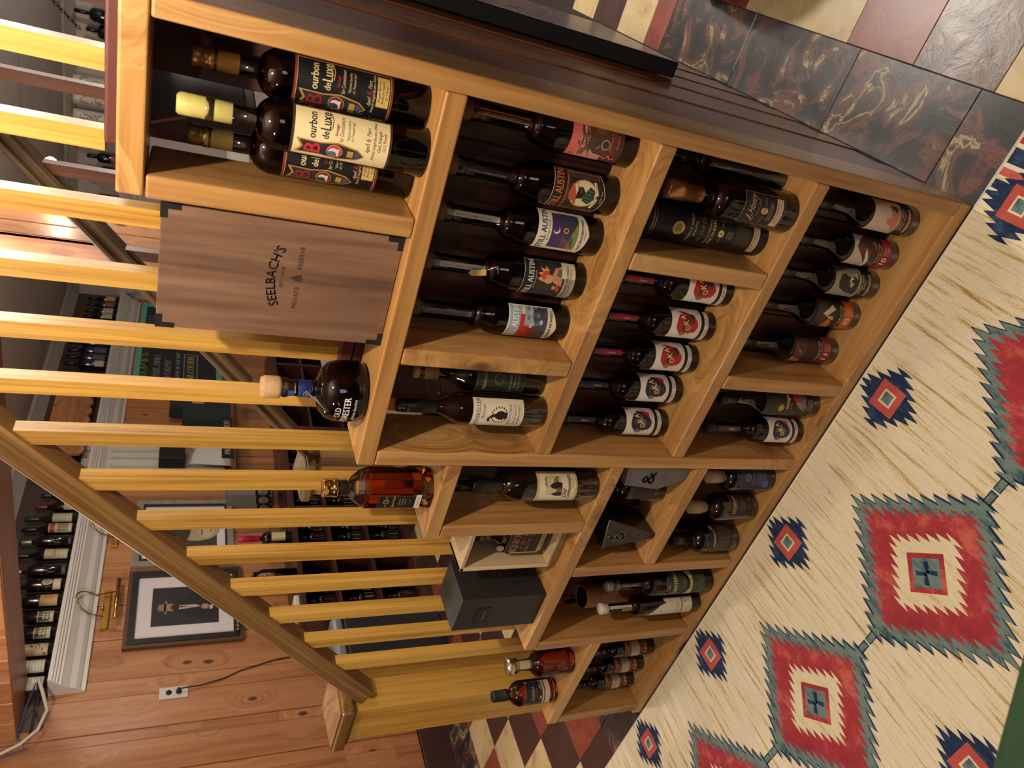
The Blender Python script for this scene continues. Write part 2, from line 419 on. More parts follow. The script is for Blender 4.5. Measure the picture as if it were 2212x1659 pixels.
# left wall of vertical pine boards
wall_left = struct(MB().box(XL - .1, XL - .022, -4.6, YB + .1, 0, ZC).build('wall_left', plain('wall_core', (60, 40, 30), 0.9), center=False))
y = -0.6; PW = [0.19, 0.065, 0.205, 0.11, 0.2, 0.075]; kk = 0; _pm = {}
while y < YB:
    w = PW[kk % 6]
    if w not in _pm: _pm[w] = MB().bevbox(-.011, .011, -w / 2 + .0012, w / 2 - .0012, -1.21, 1.21, 0.003, seg=1).mesh('plank', pine('Z'))[0]
    inst('plank', _pm[w], (XL - .011 + (0.0 if w > .1 else -.006), y + w / 2, 1.39), wall_left)
    y += w; kk += 1
base_l = struct(MB().bevbox(XL, XL + .018, -.6, 6.0, 0, .178, 0.004).build('baseboard_left', DARKTRIM))
wall_back = struct(MB().box(XL - .1, 3.0, YB, YB + .1, 0, ZC).build('wall_back', PLASTER))
wall_front = struct(MB().box(XL - .1, 3.0, -4.7, -4.6, 0, ZC).build('wall_front', plain('dim_paint', (120, 92, 70), 0.9)))
wall_far_right = struct(MB().box(3.0, 3.1, -4.7, YB + .1, 0, ZC).build('wall_right', plain('dim_paint', (120, 92, 70), 0.9)))
# plate ledge (crown moulding) along left and back walls, and ceiling crown
prof = [(0, 1.985), (.022, 1.985), (.022, 2.005), (.034, 2.012), (.05, 2.03), (.06, 2.06), (.085, 2.09), (.095, 2.1), (.095, 2.11), (.11, 2.115), (.11, 2.124), (.124, 2.128), (.124, 2.138), (.14, 2.14), (.14, 2.16), (0, 2.16)]
ledge = struct(MB().prism([(XL + p, q) for p, q in prof], 'Y', 1.6, YB - .1).build('trim_1', WHITETRIM))
ledge2 = struct(MB().prism([(YB - p, q + .03) for p, q in prof], 'X', XL + .1, 0.6).build('trim_2', WHITETRIM))
cr = [(0, 2.62), (.09, 2.62), (.085, 2.6), (.06, 2.58), (.03, 2.55), (.012, 2.53), (0, 2.53)]
struct(MB().prism([(XL + p, q) for p, q in cr], 'Y', 1.5, YB).build('trim_3', plain('grey_crown_paint', (168, 160, 152), 0.6)))
struct(MB().prism([(YB - p, q) for p, q in cr], 'X', XL, 0.6).build('trim_4', plain('grey_crown_paint', (168, 160, 152), 0.6)))
# smoked panel behind the bottles on the ledge
struct(MB().box(XL, XL + .004, 1.4, YB, 2.16, 2.53).build('trim_5', noisy('smoky_panel', [(0.3, (66, 54, 48)), (0.7, (84, 70, 62))], (3, 3, 3), 0.35)))
# boxed pine header overhead at the near end of the ledge
header = struct(MB().box(XL, -1.0, 1.372, 1.66, 2.26, ZC).build('trim_6', pine('X'), center=False), 'pine clad header beam over the near end of the white ledge')
x = XL; _hm = MB().bevbox(-.084, .084, -.01, .01, -.18, .18, .003, seg=1).mesh('plank', pine('Z'))[0]
while x < -1.1:
    inst('plank', _hm, (x + .085, 1.362, 2.442), header); x += .17
# boxed pine column behind the staircase
column = struct(MB().box(-1.60, -1.43, 2.21, 2.60, 0, ZC).build('trim_7', pine('Z'), center=False), 'square pine clad column rising behind the staircase')
for xx, w in ((-1.565, .1), (-1.46, .1)): MB().bevbox(xx - w / 2, xx + w / 2 - .002, 2.19, 2.21, 0, ZC, .003, seg=1).build('plank', pine('Z'), column)
for yy, w in ((2.25, .12), (2.375, .12), (2.5, .12)): MB().bevbox(-1.43, -1.41, yy - w / 2, yy + w / 2 - .002, 0, ZC, .003, seg=1).build('plank', pine('Z'), column)

# ------------------------------------------------------------------ staircase and its enclosure
TREADPAINT = noisy('oxblood_paint', [(0.3, (84, 42, 36)), (0.7, (98, 50, 44))], (6, 6, 6), 0.45)
def tread_z(k): return 1.775 - .22 * k
def tread_x(k): return -.235 - .2507 * k
stairs = struct(thing('staircase', None, None), 'oxblood painted open staircase climbing behind the bottle rack')
for k in range(0, 8):
    x0 = tread_x(k); x1 = x0 + .2507 + .02
    if k == 0: x1 = .9
    MB().bevbox(x0, x1, .148, 1.33, tread_z(k) - .028, tread_z(k), .005).build('tread', TREADPAINT, stairs)
    MB().box(x0 + .02, x0 + .035, .165, 1.32, tread_z(k) - .22, tread_z(k) - .028).build('riser', TREADPAINT, stairs)
wall_stair = struct(thing('wall_stairs', None, None), 'dark brown plank wall closing the side of the staircase')
for i in range(15):
    x0 = -2.0 + i * .1355; x1 = x0 + .134; xm = (x0 + x1) / 2
    k = max(0, math.ceil((-.235 - x0) / .2507 - 1e-6)); zt = tread_z(min(k, 7)) - .03
    MB().bevbox(x0, min(x1, .03), .150, .166, 0, zt, .002, seg=1).build('plank', darkplank('Z'), wall_stair)
side = struct(thing('wall_side', None, None), 'reddish brown plank wall at the right end of the staircase')
for i in range(10):
    y0 = .15 + i * .122
    MB().bevbox(.012, .031 - (.003 if i % 2 else 0), y0 + .001, y0 + .121, .0, 1.745, .003, seg=1).build('plank', sideplank('Z'), side)

# ------------------------------------------------------------------ railings
rail = thing('stair_railing', 'near stair railing of golden square balusters with worn sloping handrail and capped newel post', 'railing')
SL = 0.885
def rail_prof(y0, y1):
    ym = (y0 + y1) / 2
    return [(y0 + .006, -.055), (y0 + .002, -.045), (y0 + .002, -.036), (y0 + .008, -.030), (y0 + .008, -.022), (y0 - .004, -.014), (y0 - .004, -.004), (y0 + .004, .004), (ym - .01, .01), (ym + .01, .01), (y1 - .004, .004), (y1 + .004, -.004), (y1 + .004, -.014), (y1 - .008, -.022), (y1 - .008, -.030), (y1 - .002, -.036), (y1 - .002, -.045), (y1 - .006, -.055)]
def handrail(parent, y0, y1, xa, xb, zfun, mat):
    P = rail_prof(y0, y1); n = len(P); v = []
    ln = math.hypot(xb - xa, zfun(xb) - zfun(xa)); mid = Vector(((xa + xb) / 2, 0, (zfun(xa) + zfun(xb)) / 2))
    f = [(i, (i + 1) % n, n + (i + 1) % n, n + i) for i in range(n)] + [tuple(reversed(range(n))), tuple(range(n, 2 * n))]
    for t in (-ln / 2, ln / 2): v += [(t, p - (y0 + y1) / 2, q) for p, q in P]
    o = MB().add(v, f).build('handrail', mat, parent, center=False)
    o.location = (mid.x, (y0 + y1) / 2, mid.z); o.rotation_euler = (0, -math.atan(SL), 0); return o
zr = lambda x: 2.752 + SL * x
handrail(rail, .15, .215, -1.93, .12, zr, railwood('X'))
for k in range(14):
    xr = -.092 - .1257 * k; w = .0345
    kk = max(0, math.ceil((-.235 - (xr - w / 2)) / .2507 - 1e-6)); z0 = tread_z(kk); z1 = zr(xr - w / 2) - .055
    zl, zh = zr(xr - w) - .06, zr(xr) - .06
    b = MB(); v = [(xr - w, .165, z0), (xr, .165, z0), (xr, .197, z0), (xr - w, .197, z0), (xr - w, .165, zl), (xr, .165, zh), (xr, .197, zh), (xr - w, .197, zl)]
    b.add(v, [(0, 3, 2, 1), (4, 5, 6, 7), (0, 1, 5, 4), (1, 2, 6, 5), (2, 3, 7, 6), (3, 0, 4, 7)]).build('baluster', balwood('Z'), rail)
def newel(parent, x0, x1, y0, y1, zt, mat, capm):
    p = MB().bevbox(x0, x1, y0, y1, 0, zt - .05, .004).build('newel_post', mat, parent)
    c = MB(); e = .022; xm, ym = (x0 + x1) / 2, (y0 + y1) / 2
    c.box(x0 - .008, x1 + .008, y0 - .008, y1 + .008, zt - .056, zt - .046)
    c.bevbox(x0 - e, x1 + e, y0 - e, y1 + e, zt - .046, zt - .008, .006)
    c.box(x0 - e + .008, x1 + e - .008, y0 - e + .008, y1 + e - .008, zt - .008, zt - .002)
    a = e - .012
    c.add([(x0 - a, y0 - a, zt - .002), (x1 + a, y0 - a, zt - .002), (x1 + a, y1 + a, zt - .002), (x0 - a, y1 + a, zt - .002), (xm, ym, zt + .03)], [(0, 1, 4), (1, 2, 4), (2, 3, 4), (3, 0, 4), (3, 2, 1, 0)])
    o = c.build('post_cap', capm, p); o.location = Vector(o.location) - Vector(p.location)
newel(rail, -2.095, -1.925, .125, .285, 1.115, balwood('Z'), railwood('X'))
frail = thing('stair_railing', 'far stair railing with weathered grey brown handrail behind the golden balusters', 'railing')
zf = lambda x: 2.735 + .874 * x
GREYWOOD = wood('weathered_rail', 'X', (152, 128, 94), (126, 102, 70), (92, 70, 46), 0.5, 0.1, 40, 1.2)
FARWOOD = wood('dull_spindle', 'Z', (142, 92, 66), (120, 74, 52), (92, 54, 38), 0.5, 0.2, 40, 1.2)
handrail(frail, 1.24, 1.305, -1.86, .1, zf, GREYWOOD)
for k in range(7):
    xr = -.465 - .2507 * (k - 1); w = .034
    kk = max(0, math.ceil((-.235 - (xr - w / 2)) / .2507 - 1e-6))
    MB().box(xr - w, xr, 1.256, 1.289, tread_z(kk), zf(xr - w / 2) - .05).build('baluster', FARWOOD, frail)
newel(frail, -1.995, -1.83, 1.19, 1.35, 1.13, wood('tan_post', 'Z', (188, 150, 92), (170, 130, 76), (140, 100, 54), 0.5, 0.2, 40, 1.2), GREYWOOD)

# ------------------------------------------------------------------ stepped bottle rack
DZ = .0395
rack = thing('bottle_rack', 'stepped open rack of stained pine boards holding whiskey bottles against the stairs', 'shelf')
def board(name, x0, x1, z0, z1, ax, y0=0.0, y1=.14):
    j = lambda: random.uniform(-.0008, .0008)
    MB().bevbox(x0, x1, y0 + abs(j()), y1, z0, z1, .0042, seg=3).build(name, shelfwood(ax), rack)
S1, S2, S3, B0, T1, T2, T3, T4, TOP = 1.2889, .8718, .4758, .0395, 1.0826, .6431, .3712, .4027, 1.7462
th = .0378
V0 = (0.0, .0335)
board('shelf_board', -.2535, .0335, TOP - th, TOP, 'X')
board('shelf_board', -.7829, 0, S1 - th, S1, 'X')
board('shelf_board', -.7435, 0, S2 - th, S2, 'X')
board('shelf_board', -.7435, 0, S3 - th, S3, 'X')
board('shelf_board', -1.9814, .0335, 0, B0, 'X')
board('shelf_board', -1.0174, -.7823, T1 - th, T1, 'X')
board('shelf_board', -1.5156, -.7823, T2 - th, T2, 'X')
board('shelf_board', -1.1535, -.7823, T3 - th, T3, 'X')
board('shelf_board', -1.9638, -1.5218, T4 - th, T4, 'X')
board('upright', 0, .0335, B0, TOP - th - .001, 'Z')
board('upright', -.2555, -.2189, S1, TOP - th - .002, 'Z')
board('upright', -.5215, -.4835, S2 + .0005, S1 - th - .0015, 'Z')
board('upright', -.2524, -.214, S3 + .0005, S2 - th - .0015, 'Z')
board('upright', -.5234, -.4839, B0 + .0005, S3 - th - .0015, 'Z')
board('upright', -.7823, -.7435, B0, S1 - th - .0015, 'Z')
board('upright', -1.0124, -.9742, T2, T1 - th - .002, 'Z')
board('upright', -1.1913, -1.1535, B0, T2 - th - .0015, 'Z')
board('upright', -1.5218, -1.4835, B0, T2 - th - .0015, 'Z')
board('upright', -1.9607, -1.9238, B0, T4 - th - .0015, 'Z')

# ------------------------------------------------------------------ rug
def weave(name, stops, streak=None, scale=700):
    k = ('wv', name)
    if k in MATS: return MATS[k]
    m, n, l, b = newmat(name)
    t = N(n, 'ShaderNodeTexCoord')
    mp = N(n, 'ShaderNodeMapping'); mp.inputs['Scale'].default_value = streak or (1, 1, 1); l.new(t.outputs['Object'], mp.inputs['Vector'])
    n1 = N(n, 'ShaderNodeTexNoise'); n1.inputs['Scale'].default_value = 1.0; n1.inputs['Detail'].default_value = 7; n1.inputs['Roughness'].default_value = 0.7; n1.inputs['Distortion'].default_value = 0.25
    l.new(mp.outputs[0], n1.inputs['Vector'])
    mp2 = N(n, 'ShaderNodeMapping'); mp2.inputs['Scale'].default_value = (scale * .55, scale * .3, 1); l.new(t.outputs['Object'], mp2.inputs['Vector'])
    vo = N(n, 'ShaderNodeTexVoronoi'); vo.inputs['Scale'].default_value = 1.0; vo.inputs['Randomness'].default_value = 0.35; l.new(mp2.outputs[0], vo.inputs['Vector'])
    sub = N(n, 'ShaderNodeMath', operation='MULTIPLY_ADD'); l.new(vo.outputs['Distance'], sub.inputs[0]); sub.inputs[1].default_value = 0.16; l.new(n1.outputs['Fac'], sub.inputs[2])
    r = ramp(n, [(p, L(c)) for p, c in stops]); l.new(sub.outputs[0], r.inputs[0]); l.new(r.outputs[0], b.inputs['Base Color'])
    b.inputs['Roughness'].default_value = 0.95; b.inputs['Specular IOR Level'].default_value = 0.1; b.inputs['Sheen Weight'].default_value = 0.15
    bp = N(n, 'ShaderNodeBump'); bp.inputs['Strength'].default_value = 0.5; bp.inputs['Distance'].default_value = 0.002; l.new(vo.outputs['Distance'], bp.inputs['Height']); l.new(bp.outputs[0], b.inputs['Normal'])
    MATS[k] = m; return m
R_CREAM = weave('rug_cream', [(0.38, (168, 128, 72)), (0.455, (206, 178, 122)), (0.52, (234, 220, 188)), (0.64, (240, 230, 206)), (0.71, (216, 190, 138)), (0.78, (160, 116, 74))], (60, 3.0, 1), 620)
R_TEAL = weave('rug_teal', [(0.40, (52, 72, 92)), (0.52, (92, 116, 118)), (0.6, (122, 142, 136)), (0.75, (112, 132, 130))], (40, 14, 1), 620)
R_NAVY = weave('rug_navy', [(0.4, (26, 36, 66)), (0.6, (40, 56, 90)), (0.76, (74, 92, 116))], (40, 20, 1), 620)
R_RED = weave('rug_red', [(0.40, (150, 50, 60)), (0.60, (172, 62, 70)), (0.66, (198, 96, 86)), (0.8, (204, 112, 96))], (11, 9, 1), 620)
R_CORAL = weave('rug_coral', [(0.4, (176, 74, 70)), (0.7, (198, 96, 86))], (20, 20, 1), 620)
R_IVORY = weave('rug_ivory', [(0.40, (196, 172, 120)), (0.5, (232, 216, 176)), (0.7, (240, 228, 200))], (40, 10, 1), 620)
RZ = .0045
rug = thing('area_rug', 'cream area rug with red and teal medallions on the tile floor', 'rug')
MB().box(-3.2, .33, -3.4, -.006, .0002, RZ).build('pile', R_CREAM, rug, center=False)
bd = MB(); bd.tube([(-3.2, -.0065, RZ * .6), (.33, -.0065, RZ * .6)], .0034, 6).build('binding', plain('rug_binding', (232, 226, 214), 0.9), rug, center=False)
def serrated(a, b, n, h, cx=0, cy=0):
    q = []
    for i in range(n):
        x0 = a * i / n; x1 = a * (i + 1) / n; yl0 = b * (1 - i / n); yl1 = b * (1 - (i + 1) / n)
        if i == 0: q.append((a * .006, yl0 + h * .9))
        q.append((x0 + (x1 - x0) * .45, yl1 + (yl0 - yl1) * .3 - h * .1)); q.append((x1 - (x1 - x0) * .12, yl1 + h * 1.2))
    q.append((a, .004))
    up = q; pts = up + [(x, -y) for x, y in reversed(up)] + [(-x, -y) for x, y in up] + [(-x, y) for x, y in reversed(up)]
    out = []
    for p in pts:
        p = (p[0] + cx, p[1] + cy)
        if not out or math.hypot(p[0] - out[-1][0], p[1] - out[-1][1]) > 1e-5: out.append(p)
    return out
def medallion(cx, cy):
    d = Decal()
    d.poly(serrated(.232, .246, 10, .027), R_NAVY, 0)
    d.poly(serrated(.226, .240, 10, .025), R_TEAL, 1)
    for s in (-1, 1): d.rect(s * .243 - .016, s * .243 + .016, -.009, .011, R_NAVY, 0); d.rect(s * .243 - .014, s * .243 + .014, -.006, .008, R_TEAL, 1)
    d.poly(serrated(.182, .200, 9, .026), R_RED, 2)
    d.poly(serrated(.112, .104, 6, .022), R_IVORY, 3)
    D4 = lambda r: [(0, r), (r, 0), (0, -r), (-r, 0)]
    d.poly(D4(.066), R_RED, 4); d.poly(D4(.049), R_TEAL, 5)
    for sx in (-1, 1): 
        d.poly([(sx * .004, .012), (sx * .026, .03), (sx * .031, .016), (sx * .012, .0)] if False else [(0, .002), (sx * .016, .024), (sx * .024, .014), (sx * .004, -.004)], R_NAVY, 6)
        d.poly([(0, -.002), (sx * .016, -.024), (sx * .024, -.014), (sx * .004, .004)], R_NAVY, 6)
    d.build('medallion', lambda s, z, lv: (s, z, .0006 + lv * .0002), rug, maxe=9, loc=(cx, cy, RZ))
def motif(cx, cy):
    d = Decal()
    d.poly(serrated(.082, .082, 4, .024), R_NAVY, 1)
    d.rect(-.038, .038, -.038, .038, R_CORAL, 2); d.rect(-.019, .019, -.019, .019, R_IVORY, 3); d.rect(-.014, .014, -.014, .014, R_TEAL, 4)
    d.build('motif', lambda s, z, lv: (s, z, .0006 + lv * .0002), rug, maxe=9, loc=(cx, cy, RZ))
for i in range(-1, 5):
    medallion(-.714 - .5225 * (i - 1) if i >= 0 else .331 - .5225 * 0 - 0.0 if False else -.714 - .5225 * (i - 1), -.441) if i >= 0 else None
    for yy in (-.10, -.77): motif(-.452 - .5225 * (i - 1) + .003, yy) if i >= 0 else None
medallion(-.714 - .5225 * 4, -.441)
for i in range(4): medallion(-.45 - .5225 * i, -1.1)
bdz = MB()
for x0, x1, mi in ((.085, .105, 0), (.115, .132, 1), (.142, .176, 0), (.186, .2, 1), (.21, .235, 0)):
    bdz.box(x0, x1, -3.4, -.012, RZ, RZ + .0007, mi)
bdz.build('end_border', [R_NAVY, R_RED], rug, center=False)

# ------------------------------------------------------------------ bottles
def prof_round(R, H, hs, hn, rn, foot=.006, lip=.0022):
    p = [(R * .55, .004), (R - foot, 0), (R - foot * .3, foot * .3), (R, foot)]
    p += [(R, hs)]
    for k in range(1, 9):
        a = PI / 2 * k / 8
        p.append((rn + (R - rn) * math.cos(a), hs + (hn - hs) * (math.sin(a) * .75 + .25 * k / 8)))
    p += [(rn, H - .02), (rn, H - .014), (rn + lip, H - .013), (rn + lip, H - .002), (rn, H)]
    return p
def prof_wine(R, H, hs, hn, rn, foot=.006):
    p = [(R * .55, .004), (R - foot, 0), (R - foot * .3, foot * .3), (R, foot), (R, hs)]
    for k in range(1, 9):
        t = k / 8; s = t * t * (3 - 2 * t); p.append((R + (rn - R) * (s ** .85), hs + (hn - hs) * t))
    p += [(rn, H - .014), (rn + .0015, H - .013), (rn + .0015, H - .001), (rn, H)]
    return p
def inner(prof, zf, sh=.0024):
    q = [(0.0, prof[0][1] + .004), (max(prof[1][0] - sh, .001), prof[1][1] + .005)]
    for (r, z), (r2, z2) in zip(prof[2:], prof[3:]):
        if z <= .006: continue
        if z < zf: q.append((max(r - sh, .002), z))
        if z < zf <= z2:
            t = (zf - z) / (z2 - z + 1e-9); q.append((max(r + (r2 - r) * t - sh, .002), zf)); break
    q.append((0.0, zf)); return q
def bottle(label, x, y, z, prof, group=None, solid=None, liq=None, fill=None, cap=None, capmat=None, capname='cap', decals=(), neck=(), yaw=0.0, name='whiskey_bottle', rings=()):
    t = thing(name, label, 'bottle', (x, y, z), 0, group)
    if solid: MB().lathe(prof, 40).build('glass', solid, t, center=False)
    else:
        MB().lathe(prof, 40, cap=False).build('glass', GLASS, t, center=False)
        MB().lathe(inner(prof, fill), 32, cap=False).build('liquid', liq, t, center=False)
    if cap: MB().lathe(cap, 28).build(capname, capmat, t, center=False)
    for r, z0, z1, mt in rings: MB().lathe([(r, z0), (r, z0), (r, z1), (r, z1)], 32, cap=False).build('ring', mt, t, center=False)
    for d, R, yw in decals: d.build('label', cyl(R, yw), t)
    for d, R, yw in neck: d.build('neck_label', cyl(R, yw), t)
    return t
def capprof(r, z0, z1, b=.002): return [(r, z0), (r, z1 - b), (r - b, z1), (0.0005, z1)]
CREAM, IVORY, BLK, GOLD = (228, 208, 160), (226, 214, 190), (22, 20, 22), (206, 166, 92)
REDB = (168, 36, 44); NAVY = (28, 34, 62); BRN = (86, 54, 44)
RD = math.radians

# --- top compartment: three tall bourbon bottles
def deluxe_label(dark, hw=.044):
    d = Decal(); z0, z1 = .066, .222
    bg, fg, bord = ((18, 16, 18), (214, 190, 140), (120, 50, 38)) if dark else (CREAM, (34, 30, 34), (66, 44, 34))
    d.rect(-hw, hw, z0, z1, bord, 0); d.rect(-hw + .003, hw - .003, z0 + .004, z1 - .004, bg, 1)
    if dark: d.frame(-hw + .003, hw - .003, z0 + .004, z1 - .004, .0007, GOLD, 2)
    else:
        for k in range(22): d.ell(hw - .0015, z0 + .006 + k * .0066, .0007, .0007, (190, 140, 60), 2, 6)
    c = -.022
    d.poly([(c - .013, .214), (c, .206), (c + .013, .214), (c + .012, .176), (c + .016, .15), (c + .01, .118), (c, .106), (c - .01, .118), (c - .016, .15), (c - .012, .176)], (168, 128, 62), 2)
    d.poly([(c - .011, .209), (c, .202), (c + .011, .209), (c + .010, .177), (c + .0135, .15), (c + .008, .12), (c, .109), (c - .008, .12), (c - .0135, .15), (c - .010, .177)], (40, 38, 48), 3)
    d.text('B', c, .176, .026, (196, 44, 52) if not dark else (140, 34, 36), 4, w=.016, bold=.0012)
    d.ell(c, .154, .0118, .0128, (190, 150, 80), 4); d.ell(c, .154, .0106, .0116, (196, 50, 52) if not dark else (120, 30, 34), 5)
    d.ell(c, .156, .0062, .0072, (214, 208, 200), 6, 14); d.poly([(c - .009, .147), (c + .006, .147), (c + .004, .152), (c - .004, .153)], (220, 214, 206), 6)
    d.ell(c - .004, .1575, .0048, .0074, (70, 100, 150) if not dark else (60, 60, 66), 7, 12)
    d.rect(c - .006, c + .006, .124, .134, (178, 138, 66), 5); d.poly([(c - .007, .122), (c + .007, .122), (c, .112)], (70, 84, 120), 5)
    d.text('ourbon', -.006, .186, .0125, fg, 3, w=.040, al='l', bold=.0006); d.text('OLD FASHIONED', -.004, .2045, .0028, (150, 100, 60), 3, w=.022, al='l') if False else None
    d.text('de', -.004, .166, .011, fg, 3, w=.011, al='l', bold=.0005); d.text('Luxe', .009, .164, .0165, fg, 3, w=.029, al='l', bold=.0006)
    d.line([(.012, .162), (.026, .1605), (.036, .163), (.040, .168)], .0009, fg, 3)
    d.text('Vintage', .012, .152, .005, (150, 30, 48), 3, w=.018, bold=.0003); d.text('for Connoisseurs', .015, .1435, .0062, fg, 3, w=.038)
    d.text('"Glorious Sunshine', .015, .134, .0042, fg, 3, w=.032); d.text('of a Thousand Ages"', .015, .1275, .0042, fg, 3, w=.032)
    d.text('Aged', -.014, .1015, .006, fg, 3, w=.012, shear=.35, al='l'); d.text('16', .0, .1005, .009, (160, 50, 60), 3, w=.009, al='l'); d.text('Years', .011, .1015, .0065, fg, 3, w=.014, shear=.35, al='l')
    if not dark:
        d.text('Kentucky Straight Bourbon Whiskey', .007, .092, .0048, fg, 3, w=.062, shear=.35); d.text('Cask Strength', .007, .0835, .0055, fg, 3, w=.033, shear=.35)
        d.text('121.5', -.006, .0755, .0048, fg, 3, w=.010, al='l'); d.text('Proof', .007, .0755, .0052, (150, 40, 56), 3, w=.014, al='l', bold=.0003)
    else:
        d.text('Kentucky Straight Bourbon Whiskey', .007, .0955, .0045, fg, 3, w=.062, shear=.35)
        d.rect(-.012, .036, .0725, .0925, (206, 172, 108), 3)
        d.text('Single Barrel', .011, .087, .004, fg if not dark else BLK, 4, w=.032, shear=.3); d.text('Bottled for Reserve', .011, .081, .004, BLK, 4, w=.034, shear=.3); d.text('101.5 Proof', .011, .0745, .0046, BLK, 4, w=.022)
    return d
PA = prof_round(.041, .345, .232, .272, .0145)
def deluxe(label, x, y, dark, capmat, H, yaw, capn):
    cp = [(.0155, H - .078), (.016, H - .077), (.0165, H - .004), (.0135, H), (.001, H)] if capn == 'wax' else [(.0158, H - .068), (.016, H - .067), (.016, H - .032), (.0168, H - .031), (.0168, H - .024), (.0158, H - .023), (.0158, H - .016), (.0165, H - .015), (.0165, H - .002), (.0145, H), (.001, H)]
    return bottle(label, x, y, S1, PA, 'tall bourbon bottles in the top compartment', None, WHISKEY, .262, cp, capmat, 'wax_seal' if capn == 'wax' else 'capsule', [(deluxe_label(dark), .041, RD(yaw))])
YWAX = noisy('yellow_wax', [(0.3, (176, 160, 84)), (0.7, (196, 184, 112))], (30, 30, 30), 0.5)
BRONZE = plain('bronze_foil', (150, 104, 56), 0.35, 0.8); DULLGOLD = plain('dull_gold_foil', (140, 116, 66), 0.4, 0.7)
deluxe('tall bourbon bottle with cream label and pale yellow wax top in the top compartment', -.116, .0445, False, YWAX, .383, 9, 'wax')
deluxe('black labelled tall bourbon bottle with bronze foil top beside the outer right upright', -.0565, .1005, True, BRONZE, .367, 9, 'foil')
deluxe('black labelled tall bourbon bottle with dull gold foil hidden behind the cream labelled one', -.1765, .1005, True, DULLGOLD, .366, 3, 'foil')

# --- second row: five stout clear necked bottles
PB = prof_round(.04, .335, .168, .222, .0165)
PB = [(r * (1 - .10 * math.exp(-((z - .196) / .008) ** 2) * (r > .02)), z) for r, z in PB]
def strip(mat, txt=None, tcol=BLK, z0=.225, z1=.335, w=.011):
    d = Decal(); d.rect(-w / 2, w / 2, z0, z1, mat, 1)
    if txt: d.text(txt, 0, (z0 + z1) / 2 - .002, .0036, tcol, 2, w=(z1 - z0) * .7, rot=PI / 2)
    return d
def austin(label, x, yawlab, d, striprgb, tcol=BLK, orange=False):
    st = strip(striprgb, 'DISTILLED GRAIN TO GLASS', tcol)
    if orange: st.rect(-.0055, -.0035, .225, .335, (196, 120, 60), 3); st.rect(.0035, .0055, .225, .335, (196, 120, 60), 3)
    cork = [(.0128, .30), (.0128, .334), (.018, .335), (.018, .352), (.0165, .354), (.001, .354)]
    return bottle(label, x, .1035, S2, PB, 'stout bottles with clear necks in the second row', None, WHISKEY, .212, cork, plain('cork_stopper', (112, 84, 58), 0.7), 'stopper', [(d, .04, RD(yawlab))], [(st, .0165, RD(yawlab + 4))])
def lab_pts(hw, z0, z1, notch=.012): return [(-hw, z0 + notch), (0, z0), (hw, z0 + notch), (hw, z1), (-hw, z1)]
d = Decal(); d.rect(-.045, .045, .036, .148, (70, 46, 42), 0); d.poly([(-.045, .10), (.045, .10), (.045, .148), (-.045, .148)], (206, 132, 118), 1); d.rect(-.045, .045, .128, .148, (198, 100, 92), 2); d.rect(-.045, .045, .075, .10, (190, 140, 122), 1)
rr = random.Random(3)
for k in range(26): d.line([(rr.uniform(-.04, .04), rr.uniform(.098, .128)) for _ in range(3)], .0012, (74, 60, 44), 3)
for k in range(16): a, b = rr.uniform(-.04, .04), rr.uniform(.112, .14); d.ell(a, b, .004, .0025, (120, 60, 56) if k % 2 else (96, 84, 60), 3, 8)
for k in range(9): a = -.042 + k * .0105; d.poly([(a, .146), (a + .003, .134), (a + .0055, .146)], (220, 84, 70), 4)
d.poly([(-.03, .07), (-.028, .095), (-.014, .11), (-.004, .1), (.008, .112), (.022, .10), (.028, .078), (.026, .05), (-.02, .05)], (78, 52, 44), 4)
d.rect(.010, .026, .078, .098, (110, 74, 58), 5); d.ell(-.008, .074, .009, .009, (200, 188, 170), 6); d.ell(-.008, .074, .0076, .0076, (64, 44, 40), 7); d.line([(-.012, .086), (-.018, .092)], .0012, (190, 180, 160), 6)
for s, a in ((-1, -.030), (1, .027)): d.line([(a, .046), (a + s * .004, .054), (a - s * .004, .06), (a + s * .006, .066), (a, .074)], .0034, (214, 92, 58), 7)
d.text('CASK STRENGTH', -.002, .060, .004, (214, 92, 58), 8, w=.034, bold=.0003); d.text('HARVEST RYE MASH', 0, .053, .0045, (120, 84, 74), 8, w=.044); d.text('WHISKEY', 0, .046, .0045, (214, 92, 58), 8, w=.026, bold=.0003)
austin('stout bottle with pink and brown pictorial label beside the outer right upright', -.041, 15, d, (60, 42, 36), (190, 150, 100), True)
def austin_head(d, bg, fg, z=.126, hw=.046, h=.017, sub=None):
    d.rect(-hw, hw, z, z + .023, bg, 1); d.text('STILL AUSTIN', 0, z + .004, h, fg, 3, w=hw * 1.84, bold=.0008)
    if sub: d.text(sub, 0, z - .0005, .003, fg, 4, w=hw * .9)
d = Decal(); d.poly(lab_pts(.046, .034, .15), (214, 196, 160), 0); d.poly(lab_pts(.0452, .0355, .149), BLK, 1); austin_head(d, (44, 28, 22), (190, 100, 52), .125, .045)
d.rect(-.042, .042, .05, .122, (74, 52, 40), 2); d.frame(-.042, .042, .05, .122, .0014, (196, 112, 60), 3); d.rect(-.030, .030, .046, .116, (40, 30, 26), 3)
d.ell(0, .083, .0285, .030, (188, 104, 62), 4, 28); d.ell(0, .083, .0262, .0276, (218, 200, 162), 5, 28)
d.poly([(-.022, .094), (-.004, .098), (.016, .106), (.018, .110), (.002, .108), (-.002, .116), (-.014, .112), (-.016, .102), (-.024, .098)], (176, 80, 50), 6)
d.poly([(-.010, .098), (-.008, .084), (.004, .080), (.014, .088), (.012, .096), (.004, .0945), (.000, .098)], (30, 28, 30), 7); d.line([(.002, .0885), (.012, .0905)], .0016, (180, 60, 66), 8); d.line([(.006, .096), (.02, .100)], .001, (60, 50, 44), 8)
